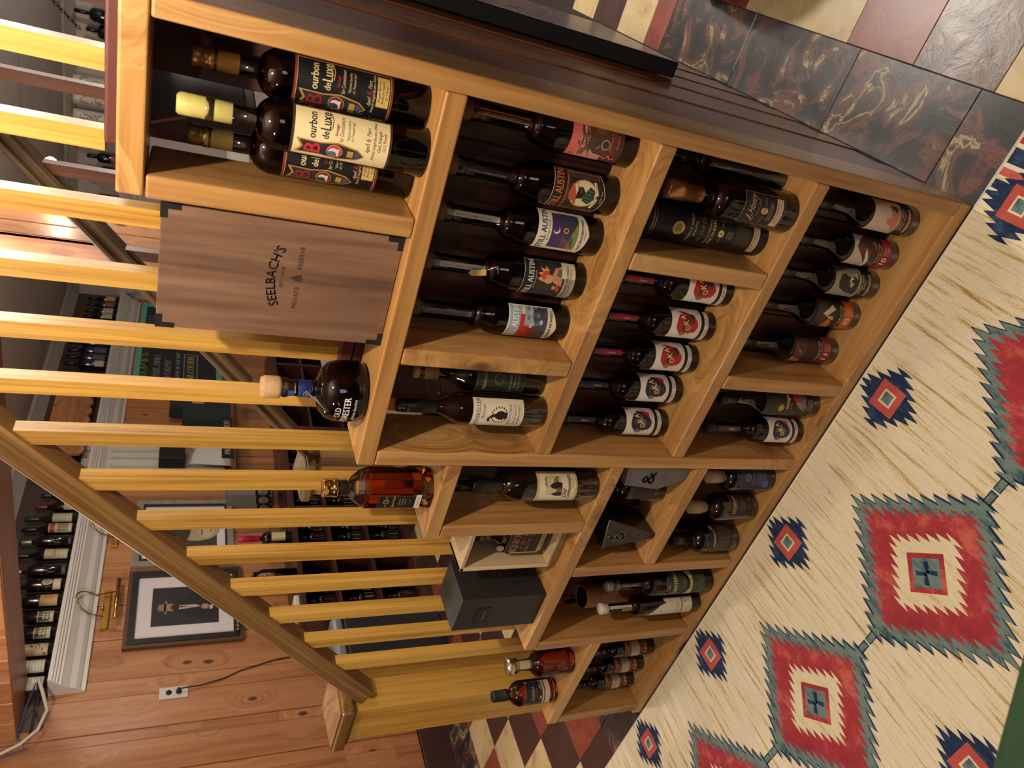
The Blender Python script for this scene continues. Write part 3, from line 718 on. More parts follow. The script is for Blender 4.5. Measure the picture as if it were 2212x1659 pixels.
d.poly([(-.012, .084), (-.018, .068), (-.006, .058), (.01, .060), (.016, .070), (.004, .080)], (32, 62, 44), 6)
for k in range(4): d.line([(-.014 + k * .007, .062), (-.010 + k * .006, .080)], .001, (90, 120, 90), 7)
d.poly([(-.026, .056), (-.004, .05), (-.004, .056), (-.026, .062)], (220, 206, 172), 8); d.poly([(.002, .05), (.026, .058), (.026, .064), (.002, .056)], (220, 206, 172), 8)
d.text('BOTTLED IN BOND', -.014, .0535, .003, BLK, 9, w=.018); d.text('RYE WHISKEY', .014, .0555, .003, BLK, 9, w=.018); d.text('AUSTIN TEXAS', 0, .0415, .0034, (200, 180, 140), 9, w=.024)
austin('stout bottle whose round label shows a hatted snake in plaid beside the pink labelled bottle', -.142, 6, d, (46, 40, 36), (190, 176, 150))
d = Decal(); d.poly(lab_pts(.048, .036, .152), IVORY, 0); d.text('STILL AUSTIN', 0, .133, .0125, (36, 50, 96), 3, w=.088, bold=.0008); d.text('BOTTLED IN BOND', 0, .126, .0038, (60, 60, 80), 3, w=.042)
d.rect(-.038, .038, .062, .122, (72, 48, 92), 1); d.rect(-.038, .038, .062, .082, (150, 110, 70), 2); d.rect(-.038, .038, .080, .096, (104, 66, 92), 2); d.ell(0, .062, .034, .012, (120, 130, 70), 3, 16, 0, PI)
d.ell(.002, .111, .0075, .0075, (226, 216, 190), 3); d.ell(.0045, .1125, .0066, .0066, (72, 48, 92), 4)
d.poly([(-.032, .070), (-.018, .076), (-.012, .090), (.002, .100), (.016, .102), (.038, .108), (.038, .066), (.022, .062), (.010, .070), (-.004, .078), (-.016, .0715)], (52, 54, 84), 5)
d.poly([(-.032, .070), (-.016, .0745), (-.004, .0785), (-.014, .080), (-.024, .0765)], (84, 84, 116), 6); d.ell(.003, .090, .0058, .0058, (206, 146, 66), 6); d.ell(.003, .090, .003, .003, BLK, 7)
d.text('BLUE CORN BOURBON WHISKEY', 0, .050, .0058, (40, 48, 80), 3, w=.066, bold=.0003); d.text('STRAIGHT', 0, .044, .003, (60, 60, 80), 3)
austin('stout bottle with ivory label picturing a dark bird under a crescent moon', -.233, 19, d, (206, 196, 168))
d = Decal(); d.rect(-.046, .046, .030, .148, (190, 176, 150), 0); d.rect(-.045, .045, .031, .147, (30, 26, 28), 1); d.text('STILL AUSTIN', 0, .126, .013, (206, 200, 188), 3, w=.084, bold=.0008); d.text('LIMITED RELEASE', 0, .1195, .0034, (190, 184, 170), 3, w=.04)
d.rect(-.040, .040, .058, .116, (44, 42, 46), 2)
d.poly([(.000, .108), (.004, .118), (.009, .108), (.016, .117), (.018, .106), (.027, .112), (.024, .100), (.032, .100), (.024, .092), (.006, .094), (-.002, .098)], (226, 150, 70), 4); d.poly([(.002, .104), (.010, .110), (.020, .104), (.022, .094), (.008, .094)], (188, 70, 46), 5)
d.ell(.005, .092, .0095, .0105, (206, 146, 108), 5, 16); d.poly([(-.008, .060), (-.002, .078), (.004, .084), (.014, .084), (.028, .078), (.036, .060)], (196, 132, 96), 4); d.poly([(.010, .060), (.014, .074), (.026, .070), (.030, .060)], (74, 104, 70), 5)
d.poly([(-.024, .062), (-.012, .062), (-.004, .070), (-.014, .074)], (176, 74, 60), 5); d.ell(-.012, .076, .005, .004, (200, 140, 110), 6, 10)
d.rect(.010, .046, .030, .062, (214, 204, 178), 6); d.rect(-.046, .012, .030, .056, (160, 150, 130), 5); d.text('SINGLE BARREL CASK STRENGTH', .002, .046, .0052, (60, 54, 50), 7, w=.072, bold=.0003); d.text('STRAIGHT RYE WHISKEY', .002, .039, .0045, (60, 54, 50), 7, w=.058)
b4 = austin('stout bottle with black label showing a flame haired figure and a tag on its neck', -.336, 9, d, (190, 186, 178))
d = Decal(); d.poly([(-.007, 0), (.007, 0), (.007, .03), (0, .036), (-.007, .03)], (196, 160, 104), 0)
tg = d.build('hang_tag', plane((0, -.0235, .224), (.9, .1, .2), (-.2, .1, 1), (0, -1, 0)), b4)
MB().tube([(.004, -.020, .222), (.014, -.027, .213), (.02, -.03, .206), (.006, -.0335, .203)], .0006, 5).build('string', plain('white_string', (210, 205, 195), 0.8), b4, center=False)
d = Decal(); d.poly(lab_pts(.046, .034, .150), IVORY, 0); d.rect(-.043, .043, .122, .146, (142, 168, 190), 1); d.text('STILL AUSTIN', 0, .126, .0155, (232, 226, 210), 3, w=.084, bold=.0009); d.text('WHISKEY', .034, .1185, .003, (60, 60, 70), 3)
d.rect(-.043, .024, .060, .122, (176, 46, 44), 1); d.rect(.0, .043, .058, .112, (146, 160, 172), 2); d.poly([(-.043, .058), (.043, .058), (.043, .082), (.02, .094), (.0, .084), (-.02, .090), (-.043, .078)], (70, 68, 76), 3)
for k in range(14): a, b = rr.uniform(.0, .04), rr.uniform(.07, .105); d.ell(a, b, .006, .004, ((110, 120, 134), (60, 60, 70), (176, 186, 194))[k % 3], 4, 8)
d.poly([(-.034, .09), (-.022, .108), (-.016, .098), (-.004, .11), (-.006, .094), (.004, .086), (-.02, .08)], (120, 40, 42), 4)
d.text('STRAIGHT RYE WHISKEY', .004, .0465, .0062, (50, 46, 48), 4, w=.066, bold=.0004)
austin('stout bottle with red and blue pictorial label next to the middle divider', -.4415, 6, d, (120, 118, 122))

# --- second row, left bay
PC = prof_wine(.036, .335, .205, .262, .0145)
d = Decal(); d.rect(-.040, .040, .062, .185, IVORY, 1); d.text('RATHSKELLER', 0, .168, .010, (50, 46, 44), 3, w=.074, shear=.15); d.text('Revival', .006, .156, .0085, (90, 84, 78), 3, w=.030, shear=.4)
d.ell(.0, .118, .0105, .013, BLK, 3); d.poly([(-.006, .126), (.004, .126), (.003, .138), (-.008, .150), (-.018, .146), (-.016, .142), (-.008, .144), (-.004, .136)], BLK, 3); d.rect(-.008, .008, .102, .108, BLK, 3)
for s in (-1, 1):
    for k in range(8): a = RD(-70 + k * 20); d.ell(s * .0185 * math.cos(a), .121 + .019 * math.sin(a), .0028, .0014, (40, 40, 40), 3, 8)
d.text("SEELBACH'S SPIRITS", .0, .093, .0056, (50, 46, 44), 3, w=.052); d.line([(-.03, .089), (.03, .089)], .0004, BLK, 3); d.text('STRAIGHT KENTUCKY', .002, .080, .0055, (40, 38, 36), 3, w=.054); d.text('BOURBON WHISKEY', .002, .0715, .0055, (40, 38, 36), 3, w=.05); d.line([(-.032, .068), (.032, .068)], .0004, BLK, 3)
bottle('slim bottle with white label and black capsule at the left of the second row', -.652, .049, S2, PC, 'slim bottles in the left bay of the second row', BROWNGLASS, cap=[(.0152, .262), (.0156, .263), (.0156, .346), (.0145, .347), (.001, .347)], capmat=WAXBLACK, capname='capsule', decals=[(d, .036, RD(14))])
d = Decal(); d.rect(-.036, .036, .055, .175, (34, 44, 36), 1); d.frame(-.034, .034, .057, .173, .0006, (120, 116, 84), 2); d.text("SEELBACH'S", -.004, .150, .0075, (170, 160, 120), 3, w=.05); d.ell(-.0, .120, .014, .012, (96, 84, 46), 2); d.ell(0, .120, .011, .009, (34, 44, 36), 3)
d.lines(['CASK STRENGTH', 'STRAIGHT', 'RYE WHISKEY'], -.002, .088, .0055, .004, (150, 142, 110), 3)
bottle('dark bottle with deep green label tucked behind the divider in the second row', -.600, .1045, S2, prof_wine(.037, .30, .185, .235, .0145), 'slim bottles in the left bay of the second row', BLACKGLASS, cap=capprof(.016, .255, .31), capmat=plain('tan_cork', (150, 112, 70), 0.7), capname='stopper', decals=[(d, .037, RD(26))])

# --- third row right bay
d = Decal(); d.rect(-.035, .035, .042, .150, (196, 160, 112), 0); d.rect(-.0343, .0343, .0427, .1493, (24, 22, 24), 1)
d.text('J.', -.024, .122, .017, (206, 164, 104), 3, w=.011, shear=.45, al='l'); d.text('Henry', -.010, .122, .0165, (206, 164, 104), 3, w=.038, shear=.45, al='l'); d.line([(-.026, .119), (-.02, .116), (-.012, .119)], .0008, (206, 164, 104), 3)
d.text('Anniversary Blend', .003, .110, .005, (150, 130, 100), 3, w=.034, shear=.4)
st = [(.0065 * (1 + .12 * (k % 2)) * math.cos(PI * k / 10), .0953 + .0085 * (1 + .12 * (k % 2)) * math.sin(PI * k / 10)) for k in range(20)]
d.poly(st, (206, 164, 96), 3); d.text('2023', 0, .0933, .0045, BLK, 4, w=.011, bold=.0003); d.text('LIMITED', -.019, .0935, .0032, (170, 150, 110), 3, w=.016); d.text('EDITION', .019, .0935, .0032, (170, 150, 110), 3, w=.016)
d.text('WISCONSIN STRAIGHT', 0, .0795, .0036, (190, 166, 120), 3, w=.038); d.text('BOURBON WHISKEY', 0, .0735, .0036, (190, 166, 120), 3, w=.034)
d.rect(-.030, .030, .0475, .066, (206, 178, 150), 3); d.text('CASK STRENGTH', 0, .060, .0036, BLK, 4, w=.042, bold=.0003); d.text('BOTTLE NO. 1042', 0, .0535, .003, BLK, 4, w=.04)
e1 = bottle('square shouldered bottle with black script label and copper foil top in the third row', -.086, .0475, S3, prof_round(.0445, .30, .178, .212, .0165, .008), None, None, WHISKEY, .19, [(.0172, .232), (.0176, .233), (.0176, .27), (.0205, .271), (.0205, .318), (.019, .32), (.001, .32)], plain('copper_foil', (190, 136, 88), 0.28, 0.85), 'foil', [(d, .0445, RD(8))])
d = Decal(); G2 = (176, 150, 92); d.ell(-.004, .243, .0145, .0145, (206, 176, 96), 2, 28); d.ell(-.004, .243, .0125, .0125, (178, 146, 72), 3, 28)
for k in range(3): d.line([(-.010 + k * .005, .250), (-.006 + k * .005, .243), (-.010 + k * .005, .236)], .0008, BLK, 4); d.line([(-.008 + k * .005, .250), (-.012 + k * .005 + .003, .243), (-.006 + k * .005, .236)], .0008, BLK, 4)
d.text('MIDDLE WEST', 0, .208, .0068, G2, 2, w=.062); d.text('SPIRITS', 0, .197, .0056, G2, 2, w=.032); d.text('Mc Cask Co.', 0, .178, .010, (120, 104, 70), 2, w=.056, shear=.4); d.text('DARK PUMPERNICKEL', 0, .161, .0058, G2, 2, w=.062); d.text('RYE WHISKEY', 0, .149, .0085, G2, 2, w=.054, bold=.0004)
d.ell(0, .132, .0078, .0078, (206, 176, 96), 2); d.text('6', 0, .129, .007, BLK, 3, bold=.0005); d.text('AGED', -.016, .130, .003, G2, 2); d.text('YEARS', .017, .130, .003, G2, 2); d.lines(['SINGLE', 'BARREL', 'SELECT'], 0, .112, .0036, .0026, G2, 2)
for k in range(12): d.line([(-.026 + (k % 3) * .003, .09 - k * .0034), (.026 - (k % 2) * .004, .09 - k * .0034)], .0007, (120, 104, 66), 2)
d.rect(-.032, .032, .026, .044, (206, 186, 150), 2); d.text('CASK STRENGTH', 0, .037, .0045, BLK, 3, w=.044, bold=.0003); d.text('124.7 PROOF', 0, .030, .004, BLK, 3)
tb = thing('whiskey_tube', 'tall black whiskey tube with gold coin emblem beside the third row divider', 'tube', (-.1655, .0945, S3))
MB().lathe([(.0425, 0), (.0425, 0), (.0425, .318), (.0415, .32), (.040, .32), (.040, .30), (.001, .30)], 40).build('body', plain('black_card', (20, 19, 19), 0.4), tb, center=False)
for z0, z1 in ((.302, .3035), (.308, .310)): MB().lathe([(.0428, z0), (.0428, z0), (.0428, z1), (.0428, z1)], 40, cap=False).build('band', plain('gold_band', (190, 156, 86), 0.3, 0.9), tb, center=False)
d.build('label', cyl(.0425, RD(8)), tb)
bottle('plain black bottle in the shadow behind the script labelled bottle of the third row', -.034, .1115, S3, prof_round(.0285, .30, .20, .232, .0125), None, BLACKGLASS, cap=capprof(.0138, .27, .312), capmat=WAXBLACK)

# --- third row: white labels with painted circles
PF = prof_round(.0368, .30, .150, .196, .0145)
def yokai_label(red, proof, alt=False):
    d = Decal(); d.rect(-.044, .046, .048, .134, (226, 216, 208), 0)
    c = (176, 36, 40) if red else (30, 34, 60)
    pts = [((.0285 + .002 * math.sin(5 * a)) * math.cos(a), .089 + (.0305 + .002 * math.sin(3 * a + 1)) * math.sin(a)) for a in [2 * PI * k / 36 for k in range(36)]]
    d.poly(pts, c, 1)
    r2 = random.Random(4 if red else 9)
    pal = [(60, 30, 34), (96, 52, 50), (140, 30, 44), (44, 40, 46)] if red else [(150, 36, 54), (80, 72, 84), (52, 56, 92), (110, 100, 100)]
    if alt: pal = [(110, 44, 48), (90, 88, 110), (60, 66, 96), (120, 110, 120)]
    for k in range(22):
        a = r2.uniform(0, 2 * PI); q = r2.uniform(.0, .021); d.ell(q * math.cos(a) + .002, .086 + q * math.sin(a), r2.uniform(.003, .008), r2.uniform(.002, .006), pal[k % 4], 2 + (k % 2), 9)
    if not red: d.poly([(.008, .062), (.026, .064), (.032, .088), (.022, .080), (.016, .070)], (186, 44, 58), 4)
    d.ell(-.026, .096, .006, .008, (120, 110, 106), 3, 10); 
    if red: d.ell(.026, .104, .005, .008, (96, 66, 62), 3, 10)
    for ch, a, zz, hh, rot in (('Y', -.021, .070, .018, .5), ('O', -.008, .079, .014, .25), ('K', .0035, .086, .016, .15), ('A', .0145, .094, .016, .1), ('I', .0225, .1015, .015, -.1)): d.text(ch, a, zz, hh, (232, 206, 130), 6, w={'I': .003, 'Y': .013}.get(ch, .0105), bold=.0009, rot=rot)
    d.ell(.024, .118, .0042, .0022, (232, 206, 130), 6, 8)
    d.text('天狗', .032, .1245, .006, (176, 44, 44) if red else BLK, 4, w=.008); d.text('KENTUCKY STRAIGHT BOURBON WHISKEY', .008, .054, .0024, (120, 60, 50) if red else (60, 56, 60), 4, w=.056); d.text('BLEND', .03, .0595, .0024, (190, 160, 110), 4)
    d.rect(-.044, .044, .0385, .048, (24, 24, 24), 0); d.rect(-.044, .038, .0265, .0385, (216, 206, 200), 1); d.text(proof, -.004, .0315, .0042, (50, 46, 46), 3, w=.042); d.text('PROOF     ABV', -.004, .028, .002, (80, 76, 76), 3, w=.036)
    return d
def yokai(label, x, y, red, proof, yaw, z=S3, alt=False):
    s = Decal(); s.rect(-.0065, .0065, .215, .292, (168, 40, 52) if red else (40, 42, 70) if not alt else (70, 44, 52), 1); s.text('whiskey', 0, .244, .005, (226, 216, 208), 2, w=.02, rot=PI / 2)
    return bottle(label, x, y, z, PF, 'bottles with a painted circle on a white label', None, WHISKEY, .180, [(.0118, .26), (.0118, .296), (.0175, .30), (.0175, .322), (.016, .324), (.001, .324)], MATTEBLACK, 'stopper', [(yokai_label(red, proof, alt), .0368, RD(yaw))], [(s, .0145, RD(yaw - 6))])
yokai('red circle bottle half hidden behind the third row divider', -.311, .1045, True, '146.6', 23)
yokai('middle one of the three red circle bottles on the third shelf', -.409, .1045, True, '146.8    70.47', 27)
yokai('red circle bottle standing next to the navy circle bottles on the third shelf', -.505, .1045, True, '138.6    69.3', 31)
yokai('navy circle bottle standing next to the red circle bottles on the third shelf', -.601, .1045, False, '141.2    70.57', 34)
yokai('navy circle bottle at the left end of the third shelf', -.703, .0965, False, '140.6    70.57', 36)
yokai('bottle with dusky blue circle label alone in front on the bottom shelf', -.682, .058, False, '135.2    67.6', 36, B0, True)

# --- bottom row right bay
PG = prof_wine(.0378, .315, .155, .215, .0145)
def char_label(kind):
    d = Decal(); z0, z1 = .030, .160
    gold = (206, 176, 110)
    if kind in ('10', '03', '11'):
        band = {'10': (156, 30, 50), '03': (206, 96, 38), '11': (142, 28, 46)}[kind]
        top = {'10': (196, 176, 160), '03': (34, 30, 34), '11': (48, 28, 28)}[kind]
        d.rect(-.046, .046, .077, z1, top, 0); d.rect(-.046, .046, .062, .080, (20, 18, 20), 1); d.rect(-.046, .046, z0, .062, band, 1)
        if kind == '10':
            d.poly([(-.046, .080), (.046, .080), (.046, .118), (.030, .140), (.012, .150), (.0, .138), (-.014, .120), (-.03, .104), (-.046, .096)], (58, 34, 38), 2)
            d.poly([(-.012, .10), (.0, .136), (.014, .147), (.020, .132), (.010, .116), (.006, .10)], (104, 44, 46), 3); d.poly([(-.046, .10), (-.024, .106), (-.004, .118), (.012, .12), (.0, .110), (-.02, .096), (-.046, .090)], (214, 200, 186), 4)
            d.poly([(.010, .082), (.026, .1), (.032, .086)], (150, 84, 66), 4); d.poly([(-.034, .082), (-.022, .092), (-.014, .082)], (120, 70, 60), 4)
        if kind == '03':
            for k in range(7): d.line([(-.046 + 2 * k * .004, .13 + .003 * k), (-.01, .118 + .005 * k), (.02, .124 + .004 * k), (.046, .12 + .005 * k)], .0013, (90, 66, 60) if k % 2 else (150, 74, 56), 2)
            d.poly([(-.046, .09), (-.02, .10), (-.006, .112), (-.03, .122), (-.046, .118)], (186, 102, 54), 3); d.poly([(.0, .138), (.026, .104), (.014, .094), (-.004, .122)], (206, 190, 150), 4); d.poly([(-.004, .128), (-.004, .100), (-.014, .096), (-.012, .106)], (190, 168, 124), 4)
        if kind == '11':
            d.poly([(-.046, .120), (-.03, .126), (-.02, .14), (-.01, .128), (.004, .150), (-.02, .160), (-.046, .160)], (178, 134, 84), 2); d.poly([(-.03, .130), (-.012, .124), (-.004, .144), (.018, .150), (.022, .160), (-.02, .160)], (84, 30, 28), 3)
            for k in range(8): d.line([(-.03 + k * .008, .12), (-.024 + k * .008, .138 + .002 * (k % 3)), (-.014 + k * .007, .158)], .0007, (176, 120, 80), 4)
        d.text('CHARACTER', -.002, .0715, .0062, gold, 4, w=.062, bold=.0004); d.text('RELEASE', .002, .0640, .0048, gold, 4, w=.044, bold=.0003)
        d.text(kind, -.014, .040, .0165, (226, 214, 206), 4, w=.017, bold=.0014)
        d.lines(['KENTUCKY', 'STRAIGHT', 'BOURBON', 'WHISKEY'], .012, .0525, .0034, .0022, (224, 206, 200), 4, w=.021); d.text('2022', .028, .056, .0025, (220, 190, 180), 4)
    else:
        pig = kind == 'pig'
        d.rect(-.046, .046, .073, z1, (206, 182, 160) if pig else (150, 142, 116), 0); d.rect(-.046, .046, z0, .075, (24, 22, 24), 1)
        if pig:
            d.poly([(-.034, .078), (-.02, .092), (-.016, .108), (-.004, .112), (.002, .104), (.012, .102), (.016, .09), (.012, .078)], (200, 116, 104), 2); d.ell(-.002, .100, .0075, .008, (214, 136, 120), 3); d.ell(-.003, .098, .003, .0022, (170, 84, 76), 4, 10); d.poly([(-.010, .104), (-.013, .114), (-.004, .109)], (186, 96, 90), 4)
            for k in range(9): d.ell(.018 + .004 * (k % 3), .084 + .005 * (k // 2), .0045, .0032, (56, 66, 40) if k % 2 else (84, 90, 56), 3, 8)
        else:
            d.poly([(-.03, .078), (-.026, .11), (-.016, .138), (-.002, .146), (.016, .14), (.022, .128), (.014, .112), (.016, .094), (.024, .078)], (32, 32, 34), 2); d.poly([(-.012, .098), (-.002, .118), (.006, .108), (-.002, .094)], (178, 174, 160), 3); d.ell(-.004, .112, .006, .006, (40, 40, 42), 4); d.poly([(.004, .112), (.016, .106), (.010, .096)], (206, 200, 182), 4); d.poly([(.010, .082), (.022, .100), (.026, .084)], (190, 184, 164), 3)
            d.poly([(.022, .16), (.046, .16), (.046, .10), (.03, .13)], (70, 68, 62), 2)
        d.rect(-.046, .046, .0695, .0755, (196, 176, 130), 2); d.text('CHARACTER & PEDIGREE', 0, .0708, .0036, BLK, 3, w=.062); d.text('FABRIC SERIES' if pig else 'BARREL SERIES', 0, .0620, .0052, (206, 190, 150), 3, w=.05, bold=.0003); d.line([(-.03, .0605), (.03, .0605)], .0004, gold, 3)
        d.text('BARREL SOCIETY' if pig else 'PUPPY', 0, .0530, .0046, (216, 206, 190), 3, w=.048 if pig else .022, bold=.0003); d.text('12 yrs  |  1.2 Pr', 0, .0465, .003, (190, 180, 160), 3, w=.03)
        d.rect(-.030, .030, .0365, .0445, (200, 142, 104) if pig else (150, 142, 116), 2); d.text('750 ML   54.2% ALC', 0, .0325, .0024, (180, 170, 150), 3, w=.04)
    return d
for kind, x, yw, lb in (('pig', -.0600, 16, 'bottle with a pink pig on its label beside the right upright of the bottom shelf'), ('10', -.150, 11, 'bottle with crimson band numbered 10 on the bottom shelf'), ('dog', -.2365, 18, 'bottle with a black dog pictured on its greenish label on the bottom shelf'), ('03', -.328, 18, 'bottle with orange band numbered 03 and a white sail on the bottom shelf'), ('11', -.4385, 20, 'bottle with dark crimson band numbered 11 next to the bottom divider')):
    bottle(lb, x, .1045, B0, PG, 'dark bottles in the right bay of the bottom shelf', BLACKGLASS, cap=capprof(.016, .27, .326), capmat=WAXBLACK, capname='capsule', decals=[(char_label(kind), .0378, RD(yw))])
d = Decal(); d.rect(-.042, .042, .030, .200, (24, 23, 24), 0); d.frame(-.034, .034, .034, .160, .0006, (150, 128, 80), 1); d.ell(-.012, .143, .010, .010, (206, 178, 70), 3, 24); d.ell(-.012, .143, .008, .008, (120, 100, 44), 4, 24); d.ell(-.012, .143, .005, .005, (206, 178, 70), 5, 12)
d.text('omaga', .004, .118, .0135, (214, 190, 84), 3, w=.040, shear=.35, bold=.0006); d.text('RUM CASK', -.006, .108, .003, GOLD, 3)
d.poly([(-.01, .06), (-.012, .076), (-.002, .088), (.004, .096), (.012, .086), (.008, .07), (.016, .058)], (150, 120, 108), 3); d.poly([(.004, .086), (.014, .104), (.030, .104), (.034, .09), (.022, .088), (.012, .074)], (170, 42, 56), 4); d.ell(.018, .072, .015, .018, (92, 102, 120), 3); d.poly([(-.02, .058), (0, .054), (.004, .066), (-.012, .072)], (120, 96, 88), 4)
for k in range(4): d.line([(-.016, .05 - k * .0035), (.016, .05 - k * .0035)], .0006, (190, 180, 160), 3)
d.frame(-.014, .014, .032, .0385, .0005, (190, 180, 160), 3); d.text('2020', 0, .034, .003, (200, 190, 170), 4)
bottle('black bottle with gold script label behind the divider on the bottom shelf', -.588, .0595, B0, prof_wine(.036, .315, .18, .235, .0145), None, BLACKGLASS, cap=capprof(.016, .28, .326), capmat=WAXBLACK, capname='capsule', decals=[(d, .036, RD(27))])

# --- left module
d = Decal(); d.rect(-.044, .044, .068, .182, (226, 212, 182), 0); d.frame(-.042, .042, .070, .180, .0026, (184, 146, 70), 1); d.frame(-.036, .036, .076, .174, .0006, (150, 116, 56), 1)
d.rect(-.020, .030, .113, .158, (206, 190, 150), 1); d.ell(.014, .120, .016, .016, (120, 116, 66), 2, 20, 0, PI)
for k in range(7): a = RD(20 + 24 * k); d.line([(.014 + .018 * math.cos(a), .122 + .018 * math.sin(a)), (.014 + .03 * math.cos(a), .122 + .03 * math.sin(a))], .0006, (150, 130, 90), 2)
for k in range(5): d.ell(.004 + k * .005, .156 + .003 * (k % 2), .004, .0018, (110, 104, 60), 3, 8)
d.poly([(-.002, .112), (.012, .112), (.014, .124), (.010, .140), (.004, .148), (-.002, .14), (-.004, .124)], BLK, 4); d.ell(.003, .150, .004, .0045, (206, 170, 140), 5, 10); d.poly([(-.022, .112), (-.012, .112), (-.012, .13), (-.017, .142), (-.022, .13)], (30, 28, 30), 4); d.ell(-.017, .145, .0036, .004, (206, 170, 140), 5, 10)
d.rect(-.012, -.001, .112, .128, (96, 72, 54), 4)
for k in range(3): d.rect(-.0125, -.0005, .115 + k * .005, .1165 + k * .005, (160, 130, 80), 5)
d.text('Old', -.018, .098, .0125, (96, 36, 44), 3, w=.022, shear=.4, bold=.0006); d.text('Commonwealth', 0, .087, .0115, (96, 36, 44), 3, w=.064, shear=.3, bold=.0006); d.text('10 years old', .012, .0805, .0045, (90, 70, 60), 3, w=.026)
nk = Decal()
for k in range(16): 
    a = -.030 + k * .004; nk.rect(a, a + .004, .2115 - .0 + .0, .2285, (184, 146, 70), 1); nk.rect(a, a + .004, .2135, .2265, (226, 214, 186), 2)
nk.text('Cask Strength', 0, .2175, .0062, (60, 50, 50), 4, w=.046, shear=.35)
bottle('dark bottle with framed ivory pictorial label and curved neck band in the upper left bay', -.878, .0455, T2, prof_round(.0415, .33, .205, .262, .0155), None, BROWNGLASS, cap=[(.017, .262), (.0185, .264), (.0185, .30), (.019, .302), (.019, .338), (.0175, .342), (.001, .342)], capmat=WAXBLACK, capname='wax_seal', decals=[(d, .0415, RD(32))], neck=[(nk, .0345, RD(26))])
bottle('dark bottle standing behind the ivory labelled one in the upper left bay', -.9355, .1045, T2, prof_wine(.0345, .345, .2, .25, .0145), None, BROWNGLASS, cap=capprof(.016, .31, .358), capmat=WAXBLACK, neck=[(strip((40, 30, 28), 'SMALL BATCH BOURBON', (190, 176, 150), .25, .345), .0145, RD(44))])
def wedge(label, pts, y0, y1, k, mat, d, uv, lt=None):
    t = thing('gift_box', label, 'box', (0, 0, 0)); n = len(pts); c = (sum(p[0] for p in pts) / n, sum(p[1] for p in pts) / n)
    v = [(p[0], y0, p[1]) for p in pts] + [(c[0] + (p[0] - c[0]) * k, y1, c[1] + (p[1] - c[1]) * k) for p in pts]
    f = [tuple(range(n)), tuple(reversed(range(n, 2 * n)))] + [(i, n + i, n + (i + 1) % n, (i + 1) % n) for i in range(n)]
    MB().add(v, f).build('body', mat, t, center=False)
    e = MB(); e.tube([(pts[0][0], y0 - .001, pts[0][1]), (pts[1][0], y0 - .001, pts[1][1])], .0011, 5); e.build('edge_strip', plain('silver_edge', (170, 166, 170), 0.4, 0.5), t, center=False)
    d.build('print', plane(*uv), t); return t
d = Decal(); d.text('&', 0, 0, .046, (140, 132, 116), 1, w=.044, bold=.003); d.text('OPTIMUS', .000, -.036, .007, (120, 110, 96), 1, w=.026, rot=0); d.ell(.006, .052, .0028, .0028, (150, 140, 120), 1, 10)
wedge('black wedge shaped gift box with an ampersand standing tip down on the middle left shelf', [(-.983, .556), (-1.098, .533), (-1.062, T3 + .0005), (-1.048, T3 + .0005)], .02, .12, .96, plain('black_gift_card', (16, 16, 18), 0.35), d, ((-1.048, .0195, .478), (1, 0, .16), (-.16, 0, 1), (0, -1, 0)))
d = Decal(); d.text('&', 0, 0, .040, (34, 34, 38), 1, w=.042, bold=.003); d.text('OPTIMUS', .0, -.036, .006, (60, 60, 64), 1, w=.026)
wedge('grey wedge shaped gift box with an ampersand beside the tall middle upright', [(-.796, .575), (-.857, .563), (-.872, .45), (-.835, T3 + .0005), (-.80, T3 + .0005)], .02, .11, .97, plain('grey_gift_card', (104, 104, 110), 0.3, 0.2), d, ((-.832, .0195, .478), (1, 0, .1), (-.1, 0, 1), (0, -1, 0)))
d = Decal(); d.rect(-.036, .036, .03, .112, (44, 36, 38), 0); d.text('MR AUGUST', 0, .034, .0068, (190, 130, 84), 2, w=.044)
bottle('squat dark bottle lettered in copper between the two wedge shaped gift boxes', -.9335, .095, T3, prof_round(.0395, .20, .118, .152, .0155), None, BROWNGLASS, cap=capprof(.0185, .166, .214), capmat=plain('tan_cork', (150, 112, 70), 0.7), capname='stopper', decals=[(d, .0395, RD(40))])
d = Decal(); d.poly([(-.046, .02), (.046, .02), (.046, .128), (.03, .134), (-.03, .134), (-.046, .128)], (30, 38, 66), 0); d.line([(-.044, .126), (-.03, .131), (.03, .131), (.044, .126)], .0008, (110, 116, 140), 1); d.ell(-.004, .107, .0105, .0105, (120, 122, 140), 1); d.ell(-.004, .107, .008, .008, (36, 42, 66), 2); d.text('92', -.004, .1035, .007, (150, 150, 164), 3)
d.text('Bourbon', 0, .082, .0095, (84, 104, 168), 2, w=.05, shear=.35)
for k in range(5): d.line([(-.024, .07 - k * .007), (.024 - .004 * (k % 2), .07 - k * .007)], .0018, (110, 112, 132), 2)
d.ell(-.024, .04, .012, .010, (66, 88, 150), 2)
bottle('bottle with dark blue label next to the tall middle upright on the lower left shelf', -.857, .0555, B0, prof_round(.0405, .215, .140, .168, .0155), 'dark bottles on the lower left shelf', BLACKGLASS, cap=[(.017, .17), (.017, .185), (.019, .187), (.019, .222), (.001, .224)], capmat=plain('pale_cork', (176, 150, 116), 0.7), capname='stopper', decals=[(d, .0405, RD(44))])
d = Decal(); d.rect(-.030, .040, .022, .112, (120, 104, 74), 0); d.rect(-.0293, .0393, .0227, .1113, (44, 38, 36), 1); d.text('Walleye', .004, .090, .0145, (196, 150, 90), 3, w=.056, shear=.35, bold=.0005); d.text('EST. 2012', .006, .084, .003, (150, 130, 90), 3); d.lines(['BOTTLED RYE', 'WHISKEY'], .006, .066, .005, .004, (130, 136, 90), 3); d.ell(.024, .036, .006, .003, (150, 84, 66), 3, 10)
